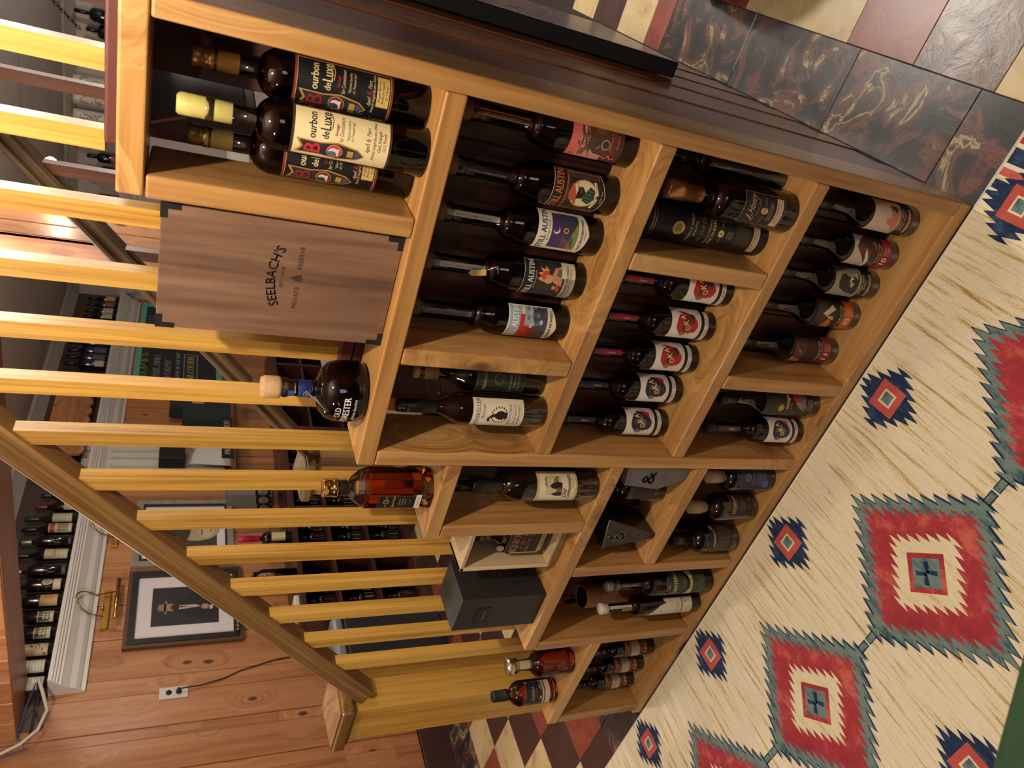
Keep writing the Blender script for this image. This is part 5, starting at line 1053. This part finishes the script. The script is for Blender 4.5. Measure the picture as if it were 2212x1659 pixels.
def art1(d):
    y0, y1, z0, z1 = 1.990, 2.288, 1.294, 1.684; c = (y0 + y1) / 2 - .01
    d.rect(y0, y1, z0, z1, (44, 44, 48), 1)
    d.poly([(c - .10, z0), (c - .09, 1.46), (c - .03, 1.535), (c + .04, 1.535), (c + .11, 1.45), (c + .12, z0)], (34, 34, 38), 2)
    d.ell(c, 1.575, .028, .038, (176, 140, 116), 4, 18); d.ell(c, 1.552, .026, .022, (54, 42, 38), 5, 14); d.ell(c, 1.604, .056, .010, (140, 110, 84), 6, 20); d.poly([(c - .03, 1.604), (c - .024, 1.645), (c, 1.652), (c + .026, 1.643), (c + .03, 1.604)], (150, 120, 92), 6)
    d.line([(c - .022, 1.580), (c + .02, 1.580)], .005, (70, 56, 50), 6)
    d.poly([(c - .02, 1.528), (c + .012, 1.528), (c + .012, 1.43), (c - .004, 1.40)], (206, 180, 166), 4); d.poly([(c - .006, 1.528), (c + .006, 1.528), (c, 1.46)], (40, 40, 44), 5)
    d.poly([(c - .018, 1.40), (c - .03, 1.37), (c - .012, 1.345), (c + .01, 1.36), (c + .012, 1.39)], (176, 136, 112), 5); d.poly([(c - .03, 1.35), (c - .03, 1.332), (c + .002, 1.325), (c + .002, 1.344)], (206, 190, 180), 6)
picture('black framed portrait of a man in a brimmed hat under the brass picture lamp', 1.842, 2.434, 1.150, 1.828, FBR, FB, .022, .036, .1, art1)
FG = noisy('grey_driftwood_frame', [(.3, (132, 122, 110)), (.7, (160, 150, 138))], (20, 3, 20), .6)
def art2(d):
    d.rect(2.64, 2.955, 1.30, 1.60, (66, 62, 56), 1); d.ell(2.80, 1.43, .11, .15, (176, 160, 128), 2, 24); d.ell(2.80, 1.53, .12, .06, (60, 54, 48), 3, 20); d.ell(2.77, 1.37, .055, .05, (196, 182, 150), 3, 14); d.line([(2.74, 1.40), (2.86, 1.395)], .012, (110, 98, 80), 4); d.line([(2.77, 1.34), (2.83, 1.34)], .009, (120, 100, 84), 4)
picture('grey framed sepia close up photograph half hidden by the near handrail', 2.470, 3.085, 1.19, 1.828, FG, FB, .045, .012, .1, art2)
def picture_lamp(label, yc, zc):
    t = thing('picture_lamp', label, 'lamp', (XL, yc, zc))
    MB().bevbox(.001, .024, -.142, .142, -.018, .018, .002).build('wall_plate', BRASS, t, center=False)
    MB().lathe([(.011, -.01), (.012, 0), (.011, .01)], 16).build('arm_joint', BRASS, t, center=False).location = (.032, .0, .02)
    arm = [(.03, -.06, .03)] + [(.03 + .11 * math.sin(a) * .9, -.06 + .09 * (1 - math.cos(a)) * .9, .06 + .10 * math.sin(a)) for a in [PI * k / 10 for k in range(1, 11)]]
    MB().tube([(.024, -.06, .012)] + arm + [(.06, .10, -.05)], .0045, 8).build('arm', BRASS, t, center=False)
    MB().tube([(.075, -.115, -.055), (.075, .30 - .115, -.055)], .0125, 14).build('shade', BRASS, t, center=False)
    return t
picture_lamp('brass picture lamp with curved arm above the black framed portrait', 2.147, 1.935)
picture_lamp('brass picture lamp partly behind the handrail above the grey framed photograph', 2.80, 1.935)
t = thing('wall_outlet', 'pale duplex outlet plate on the pine wall beside the newel post', 'outlet', (XL, 1.535, 1.538))
MB().bevbox(.0005, .007, -.037, .037, -.076, .076, .003).build('cover_plate', plain('almond_plastic', (198, 196, 186), .4), t, center=False)
for z0 in (-.024, .024): MB().lathe([(.016, 0), (.016, .003), (.001, .0035)], 20).build('socket', MATTEBLACK, t, center=False); 
for o, z0 in zip([c for c in t.children if c.name.startswith('socket')], (-.026, .026)): o.location = (.0065, 0, z0); o.rotation_euler = (0, PI / 2, 0)
pg = thing('power_cord', 'black plug and cord running down the pine wall from the outlet', 'cord', (0, 0, 0))
MB().lathe([(.013, 0), (.014, .004), (.012, .022), (.006, .03), (.001, .031)], 16).build('plug', MATTEBLACK, pg, center=False)
pg.children[0].location = (XL + .0105, 1.535, 1.512); pg.children[0].rotation_euler = (0, PI / 2, 0)
MB().tube([(XL + .036, 1.535, 1.512), (XL + .034, 1.54, 1.47), (XL + .014, 1.555, 1.40), (XL + .007, 1.59, 1.27), (XL + .007, 1.63, 1.18), (XL + .007, 1.68, .98), (XL + .009, 1.70, .80)], .0038, 6).build('cord', MATTEBLACK, pg, center=False)
for nm, mt, r, pts, lb in (('cable', plain('white_cable', (206, 196, 176), .5), .009, [(-3.70, 1.60, 2.20), (-3.72, 1.53, 2.17), (-3.76, 1.45, 2.14), (-3.80, 1.37, 2.17), (-3.83, 1.32, 2.24), (-3.845, 1.27, 2.36), (-3.85, 1.25, 2.6)], 'thick white cable looping off the near end of the ledge'),
                           ('cable', plain('blue_cable', (60, 80, 150), .5), .003, [(-3.73, 1.60, 2.21), (-3.78, 1.50, 2.24), (-3.83, 1.36, 2.26), (-3.85, 1.30, 2.22), (-3.852, 1.26, 2.35), (-3.852, 1.22, 2.6)], 'thin blue cable beside the white cable at the ledge end'),
                           ('cable', MATTEBLACK, .004, [(-3.72, 1.60, 2.20), (-3.79, 1.46, 2.20), (-3.835, 1.34, 2.21), (-3.85, 1.28, 2.36), (-3.852, 1.26, 2.6)], 'thin black cable beside the white cable at the ledge end')):
    tag(MB().tube(pts, r, 8).build(nm, mt), lb, 'cable')

# chalkboard menu in a teal frame
t = thing('menu_board', 'chalkboard drinks menu in a teal frame on the far pine wall', 'sign', (0, 0, 0))
y0, y1, z0, z1 = 4.42, 5.92, 1.245, 1.965
TEAL = plain('teal_paint', (104, 196, 172), .5)
for a, b, c, e in ((y0, y1, z1 - .045, z1), (y0, y1, z0, z0 + .045), (y0, y0 + .045, z0 + .045, z1 - .045), (y1 - .045, y1, z0 + .045, z1 - .045)):
    b_ = MB(); wallbox(b_, a, b, c, e, .002, .030); b_.build('frame_side', TEAL, t, center=False)
b_ = MB(); wallbox(b_, y0 + .045, y1 - .045, z0 + .045, z1 - .045, .002, .016); b_.build('slate', plain('chalkboard', (46, 50, 52), .8), t, center=False)
d = Decal(); CH = (206, 212, 216); YC = (232, 220, 130)
# the wall faces +X: reading direction runs towards -Y... text is laid along +Y mirrored by the map below
d.text('FROZIES', 0, .255, .085, YC, 1, w=.46, bold=.004); d.text('DARK AND', 0, .155, .060, CH, 1, w=.40, bold=.003); d.text('STORMY', -.03, .065, .060, CH, 1, w=.34, bold=.003); d.text('FROZIE OF THE DAY', .04, -.005, .034, CH, 1, w=.46, bold=.003)
d.text('PIÑA COLADA', 0, -.125, .064, YC, 1, w=.44, bold=.004); d.frame(-.25, .25, -.155, -.04, .004, CH, 1)
d.text('BOTTLES', .72, .235, .070, (170, 186, 200), 1, w=.36, bold=.003); d.text('WINE', .66, .14, .05, CH, 1); d.text('BEER', .66, .06, .05, CH, 1); d.text('CIDER', .68, -.02, .05, CH, 1)
d.build('chalk_lettering', plane((XL + .0165, 4.80, 1.605), (0, 1, 0), (0, 0, 1), (1, 0, 0)), t, maxe=9)

# curtained niche with a scalloped pelmet
pel = thing('scalloped_pelmet', 'pine pelmet with scalloped lower edge over the curtained niche', 'pelmet', (0, 0, 0))
n = 8; P = [(3.42, 2.46), (3.42, 2.25)]
for k in range(n):
    a, b = 3.42 + k * .115, 3.42 + (k + 1) * .115
    P += [(a + (b - a) * (1 - math.cos(PI * q / 6)) / 2, 2.25 - .05 * math.sin(PI * q / 6)) for q in range(1, 7)]
P += [(3.42 + n * .115, 2.46)]
MB().prism(P, 'X', XL + .15, XL + .17).build('board', pine('Y'), pel); MB().box(XL + .001, XL + .15, 3.43, 4.33, 2.44, 2.46).build('top_board', pine('Y'), pel)
cur = MB(); v = []; f = []; nn = 60
for r_, z in enumerate((1.24, 1.7, 2.22)):
    for k in range(nn + 1):
        yy = 3.30 + .62 * k / nn; v.append((XL + .045 + .014 * math.sin(k * .75 + r_ * .3) + .006 * math.sin(k * .31 + r_), yy, z))
for r_ in range(2):
    for k in range(nn): f.append((r_ * (nn + 1) + k, r_ * (nn + 1) + k + 1, (r_ + 1) * (nn + 1) + k + 1, (r_ + 1) * (nn + 1) + k))
o = cur.add(v, f, 0, True).build('curtain', plain('off_white_curtain', (190, 188, 176), .9), center=False); tag(o, 'off-white curtain hanging in the niche under the scalloped pelmet', 'curtain')
sm = o.modifiers.new('thick', 'SOLIDIFY'); sm.thickness = .003
nshelf = tag(MB().bevbox(XL + .001, XL + .2, 3.25, 4.36, 1.17, 1.20, .003).build('niche_shelf', sideplank('Y')), 'narrow wooden shelf holding black boxes under the curtain', 'shelf')
tag(MB().bevbox(XL + .001, XL + .19, 4.34, 4.37, 1.201, 2.44, .003).build('niche_board', pine('Z')), 'upright pine board at the far side of the curtained niche', 'board')
t = thing('gift_box', 'tall black gift box with orange label on the niche shelf', 'box', (XL + .11, 4.13, 1.2005)); MB().bevbox(-.06, .06, -.095, .095, 0, .46, .002).build('body', plain('slate_black_card', (40, 42, 46), .6), t, center=False)
d = Decal(); d.rect(-.045, .045, .20, .29, (206, 150, 84), 0); d.rect(-.02, .02, .225, .23, (120, 80, 40), 1); d.poly([(-.008, .25), (.008, .25), (0, .27)], (120, 80, 40), 1); d.build('label', plane((.0605, 0, 0), (0, 1, 0), (0, 0, 1), (1, 0, 0)), t, maxe=9)
t = thing('gift_box', 'low dark green box in front of the black gift box on the niche shelf', 'box', (XL + .13, 3.95, 1.2005)); MB().bevbox(-.05, .05, -.08, .075, 0, .36, .002).build('body', plain('bottle_green_card', (32, 50, 46), .6), t, center=False)
t = thing('speaker_box', 'small black box hanging in front of the curtain', 'box', (XL + .12, 3.48, 1.62)); MB().bevbox(-.05, .05, -.09, .09, -.09, .09, .004).build('body', MATTEBLACK, t, center=False); MB().tube([(-.11, 0, 0), (-.05, 0, 0)], .006, 8).build('bracket', IRON, t, center=False)
t = thing('liqueur_bottle', 'black bottle with silver scroll decoration beside the niche sign', 'bottle', (XL + .12, 3.66, 1.2005)); MB().lathe(prof_round(.04, .22, .13, .17, .014), 20).build('glass', BLACKGLASS, t, center=False); d = Decal(); [d.line([(-.03 + k * .01, .08 + .02 * (k % 2)), (-.02 + k * .01, .11 - .02 * (k % 2))], .003, (190, 186, 176), 1) for k in range(6)]; d.rect(-.02, .02, .03, .06, (200, 186, 140), 1); d.build('label', cyl(.04, RD(80)), t)
t = thing('shelf_sign', 'small black sign lettered in white lying along the niche shelf edge', 'sign', (0, 0, 0)); MB().box(XL + .2005, XL + .212, 3.36, 3.86, 1.19, 1.275).build('board', MATTEBLACK, t, center=False); d = Decal(); d.text('PIGGYBANK RYE', 0, 0, .045, (220, 214, 196), 1, w=.42, bold=.003); d.build('lettering', plane((XL + .2125, 3.61, 1.212), (0, 1, 0), (0, 0, 1), (1, 0, 0)), t, maxe=9)
t = thing('paper_sheet', 'folded white paper leaning against the curtain', 'paper', (0, 0, 0)); MB().add([(XL + .09, 3.40, 1.2), (XL + .09, 3.72, 1.2), (XL + .065, 3.72, 1.42), (XL + .065, 3.45, 1.50), (XL + .092, 3.40, 1.2), (XL + .092, 3.72, 1.2), (XL + .067, 3.72, 1.42), (XL + .067, 3.45, 1.50)], [(0, 1, 2, 3), (7, 6, 5, 4), (0, 4, 5, 1), (2, 6, 7, 3), (1, 5, 6, 2), (0, 3, 7, 4)]).build('sheet', plain('white_paper', (220, 218, 212), .8), t, center=False)
t = thing('cash_box', 'grey metal box with small brown plate and white handle on the pine wall', 'box', (0, 0, 0)); b_ = MB(); wallbox(b_, 3.02, 3.30, .92, 1.235, .002, .14); b_.build('body', plain('grey_enamel', (132, 134, 138), .45, .3), t, center=False); b_ = MB(); wallbox(b_, 3.13, 3.2, 1.11, 1.17, .1405, .145); b_.build('plate', plain('brown_plate', (110, 60, 40), .5), t, center=False); MB().tube([(XL + .15, 3.08, .96), (XL + .165, 3.08, 1.0), (XL + .15, 3.08, 1.04)], .01, 8).build('handle', CERAM, t, center=False)

# ------------------------------------------------------------------ dark cabinet along the left wall with bottles and glasses
MAHOG = wood('mahogany', 'Y', (88, 48, 40), (70, 36, 32), (44, 22, 20), .4, .3, 18, 1.0); MAHZ = wood('mahogany', 'Z', (88, 48, 40), (70, 36, 32), (44, 22, 20), .4, .3, 18, 1.0)
cb = thing('bar_cabinet', 'dark mahogany bar cabinet with open shelves along the left pine wall', 'cabinet', (0, 0, 0))
CX0, CX1, CY0, CY1, CZ = XL + .022, -3.47, 1.70, 4.9, .86
MB().bevbox(CX0, CX1 + .02, CY0, CY1, CZ - .035, CZ, .004).build('worktop', MAHOG, cb)
MB().box(CX0, CX1, CY0, CY1, 0, .08).build('plinth', MAHOG, cb); MB().box(CX0, CX0 + .012, CY0, CY1, .08, CZ - .035).build('back_panel', plain('near_black_wood', (30, 18, 16), .6), cb)
for k in range(8):
    yy = CY0 + k * (CY1 - CY0 - .03) / 7; MB().box(CX0 + .012, CX1, yy, yy + .03, .08, CZ - .035).build('partition', MAHZ, cb)
for zz in (.34, .60): MB().box(CX0 + .012, CX1 - .004, CY0 + .03, CY1 - .03, zz, zz + .02).build('shelf', MAHOG, cb)
rb = random.Random(11); nb = 0
words_ = ['maroon', 'black', 'brown', 'green', 'smoky', 'clear']
ordw = ('first', 'second', 'third', 'fourth')
for zz, zn in ((.0805, 'bottom'), (.3605, 'lower'), (.6205, 'upper')):
    for k in range(4):
        ya = CY0 + k * (CY1 - CY0 - .03) / 7 + .03
        for q in range(4):
            R = .036; yy = ya + .045 + q * .092; H = min(.235 if zz < .5 else .17, rb.uniform(.16, .235))
            gi = rb.randrange(4); gm = (BLACKGLASS, BROWNGLASS, GREEN_G, BLACKGLASS)[gi]; li = rb.randrange(4); lc = ((150, 130, 100), (120, 30, 36), (60, 56, 52), (170, 160, 140))[li]
            t = thing('cabinet_bottle', '%s bottle with %s label, %s along the %s shelf of the %s cabinet bay' % (('black', 'brown', 'green', 'black')[gi], ('tan', 'red', 'grey', 'ivory')[li], ordw[q], zn, ordw[k]), 'bottle', (-3.56, yy, zz), 0, 'bottles on the %s cabinet shelf' % zn)
            MB().lathe(prof_round(R, H, H * .55, H * .72, .013), 16).build('glass', gm, t, center=False); d = Decal(); d.rect(-.03, .03, H * .12, H * .45, lc, 1); d.build('label', cyl(R, RD(70)), t, maxe=.03)
# things on the worktop
def jar(label, y, x=-3.55, R=.055, H=.20, fill=None):
    t = thing('glass_jar', label, 'jar', (x, y, CZ + .0005)); MB().lathe([(R * .8, .002), (R, .006), (R, H * .8), (R * .8, H * .92), (R * .8, H), (R * .74, H), (R * .74, H * .9), (R * .92, H * .78), (R * .92, .014), (.001, .012)], 24).build('glass', GLASS, t, center=False)
    if fill: MB().lathe([(.001, .016), (R * .88, .016), (R * .88, H * .5), (.001, H * .52)], 20).build('contents', fill, t, center=False)
    return t
jar('large clear glass jar on the bar cabinet behind the balusters', 2.02, -3.52, .075, .26, plain('amber_contents', (110, 60, 30), .4)); jar('clear glass jar beside the red topped bottle on the bar cabinet', 2.30, -3.54, .06, .17, plain('pale_contents', (190, 170, 130), .5)); jar('small cut glass jar next to the red topped bottle on the bar cabinet', 2.49, -3.55, .05, .13)
t = thing('whiskey_bottle', 'bottle with bright red wax neck on the bar cabinet between balusters', 'bottle', (-3.54, 2.40, CZ + .0005)); MB().lathe(prof_round(.045, .30, .15, .19, .015), 24).build('glass', BROWNGLASS, t, center=False); MB().lathe([(.020, .20), (.0215, .205), (.019, .25), (.022, .252), (.022, .335), (.018, .34), (.001, .34)], 20).build('wax_seal', plain('bright_red_wax', (186, 28, 66), .35), t, center=False); d = Decal(); d.rect(-.04, .04, .04, .13, (214, 196, 150), 1); d.build('label', cyl(.045, RD(65)), t)
t = thing('bar_tray', 'white folded towel at the near end of the bar cabinet', 'towel', (-3.56, 1.80, CZ + .0005)); MB().bevbox(-.09, .09, -.06, .06, 0, .035, .01).build('cloth', plain('white_towel', (214, 208, 198), .9), t, center=False)
for i in range(6):
    t = thing('wine_glass', 'stemmed glass on the bar cabinet, %s in the row from the red waxed bottle' % ('first', 'second', 'third', 'fourth', 'fifth', 'sixth')[i], 'glass', (-3.56, 2.62 + i * .085, CZ + .0005), 0, 'stemmed glasses on the bar cabinet'); MB().lathe([(.032, 0), (.032, .002), (.004, .006), (.0035, .085), (.02, .10), (.036, .13), (.038, .16), (.032, .20), (.031, .20), (.036, .16), (.034, .132), (.018, .104), (.001, .10)], 18).build('glass', GLASS, t, center=False)
for i, (yy, lb) in enumerate(((4.18, 'white ceramic crock on the bar cabinet seen between balusters under the far handrail'), (5.20, 'white ceramic crock farther along under the chalkboard'))):
    t = thing('ceramic_crock', lb, 'crock', (-3.62, yy, CZ + .0005 if yy < 4.85 else .0)); z0 = 0 if yy < 4.85 else .30
    MB().lathe([(.05, z0), (.065, z0 + .01), (.075, z0 + .20), (.08, z0 + .26), (.072, z0 + .262), (.065, z0 + .20), (.001, z0 + .02)], 24).build('body', CERAM, t, center=False)
    if z0: MB().lathe([(.13, 0), (.13, .02), (.02, .03), (.02, .28), (.10, .29), (.10, .30), (.001, .30)], 20).build('stand', MAHZ, t, center=False)
# black appliance with silver top and blue light
t = thing('ice_machine', 'black bar appliance with silver lid and glowing blue light behind the balusters', 'appliance', (-3.655, 1.50, 0))
MB().bevbox(-.19, .19, -.165, .165, .0, .62, .012).build('body', plain('graphite_plastic', (34, 36, 40), .45), t, center=False)
MB().bevbox(-.195, .195, -.17, .17, .622, .70, .03, seg=3).build('lid', plain('silver_plastic', (150, 154, 164), .35, .4), t, center=False)
MB().bevbox(.1905, .197, .03, .05, .645, .672, .002).build('indicator', plain('blue_led', (60, 130, 255), .4, emit=6.0), t, center=False)
# silver clip ornament on the picture corner
t = thing('metal_ornament', 'small pewter ornament hooked on the corner of the portrait frame', 'ornament', (XL + .05, 1.95, 1.185))
b = MB()
for k in range(7): b.lathe([(.001, -.010), (.009, -.006), (.012, 0), (.009, .006), (.001, .010)], 10, c=(.01 * (k % 2), -.05 + k * .017))
b.build('beads', plain('pewter', (150, 150, 150), .3, .9), t, center=False)

# hanging bulb and chain seen past the far handrail
bp = CAM + (RIGHT * ((1659 - 348 - 829.5) / 1553.4) + DOWN * ((107 - 1106) / 1553.4) + FWD) * 3.4
t = thing('pendant_bulb', 'bare glowing pendant bulb hanging beyond the far handrail', 'lamp', tuple(bp))
MB().lathe([(.001, -.03), (.012, -.026), (.02, -.012), (.02, .002), (.010, .02), (.009, .03)], 20).build('bulb', plain('lit_bulb', (255, 226, 180), .3, emit=30.0), t, center=False)
MB().lathe([(.011, .028), (.013, .03), (.013, .06), (.004, .07)], 16).build('socket', BRASS, t, center=False); MB().tube([(0, 0, .068), (0, 0, ZC - bp.z)], .0025, 6).build('flex', MATTEBLACK, t, center=False)
lamp('bulb_light', 'POINT', tuple(bp + Vector((.05, -.05, -.05))), 4, WARM, .03)
t = thing('hanging_chain', 'black iron chain swagged under the ceiling near the top of the rack', 'chain', (0, 0, 0))
P0 = CAM + (RIGHT * ((1659 + 30 - 829.5) / 1553.4) + DOWN * ((85 - 1106) / 1553.4) + FWD) * 4.2; P1 = CAM + (RIGHT * ((1659 - 62 - 829.5) / 1553.4) + DOWN * ((172 - 1106) / 1553.4) + FWD) * 4.2
ax = (P1 - P0).normalized(); nl = 11; stp = (P1 - P0).length / nl
for k in range(nl):
    c = P0 + ax * (stp * (k + .5)); s_ = Vector((0, 0, 1)).cross(ax).normalized() if k % 2 else ax.cross(Vector((0, 0, 1)).cross(ax)).normalized()
    MB().tube([c + ax * (stp * .62 * math.cos(a)) + s_ * (stp * .30 * math.sin(a)) for a in [2 * PI * q / 10 for q in range(11)]], .0035, 5).build('chain_link', IRON, t, center=False)

# ------------------------------------------------------------------ right side: canvas print, black stool; near side: green chair
t = thing('canvas_print', 'large black edged picture hung on the brown side wall right of the rack', 'picture', (0, 0, 0))
MB().bevbox(.0335, .076, .755, 1.30, .410, 1.60, .003).build('frame', plain('deep_black_edge', (10, 10, 11), .5), t, center=False)
ART = noisy('swirled_pastel_print', [(.30, (60, 50, 70)), (.42, (150, 110, 120)), (.5, (196, 170, 170)), (.56, (104, 130, 150)), (.66, (206, 176, 160)), (.75, (90, 60, 80))], (14, 14, 9), .25, detail=3, distort=5.0, bump=0, rand=False, nscale=.7)
MB().box(.0762, .0772, .762, 1.293, .417, 1.593).build('print', ART, t, center=False)
t = thing('draped_stool', 'stool draped to the floor in shiny black cloth at the right edge', 'stool', (.60, 1.31, 0))
wob = lambda a, z: 1 + (.05 if z < .3 else .02) * math.sin(9 * a) + .03 * math.sin(4 * a + 1)
MB().lathe([(.34, .035), (.335, .05), (.325, .20), (.30, .40), (.27, .47), (.20, .49), (.001, .495)], 72, cap=False, wob=wob).build('cloth', noisy('black_cloth', [(.3, (8, 8, 9)), (.7, (16, 16, 18))], (20, 20, 20), .5), t, center=False)
for a in (.4, 1.97, 3.54, 5.11): MB().tube([(.24 * math.cos(a), .24 * math.sin(a), 0), (.2 * math.cos(a), .2 * math.sin(a), .46)], .014, 8).build('leg', IRON, t, center=False)

GREENV = noisy('green_velvet', [(.3, (14, 40, 20)), (.7, (26, 58, 32))], (6, 6, 6), .85)
ang = math.atan2(-.059, -.134)
t = thing('green_chair', 'green velvet chair back blurred in the near corner over the rug', 'chair', (-.06, -.927, 0), ang)
MB().bevbox(0, .52, .003, .095, .46, 1.0, .014, seg=4).build('backrest', GREENV, t, center=False)
MB().bevbox(.01, .51, .07, .50, .38, .47, .03, seg=4).build('seat', GREENV, t, center=False)
for sx in (.04, .48):
    for sy in (.05, .46): MB().tube([(sx, sy, 0), (sx, sy, .39)], .016, 10).build('leg', plain('dark_chair_leg', (30, 22, 18), .5), t, center=False)
bpy.context.view_layer.update()
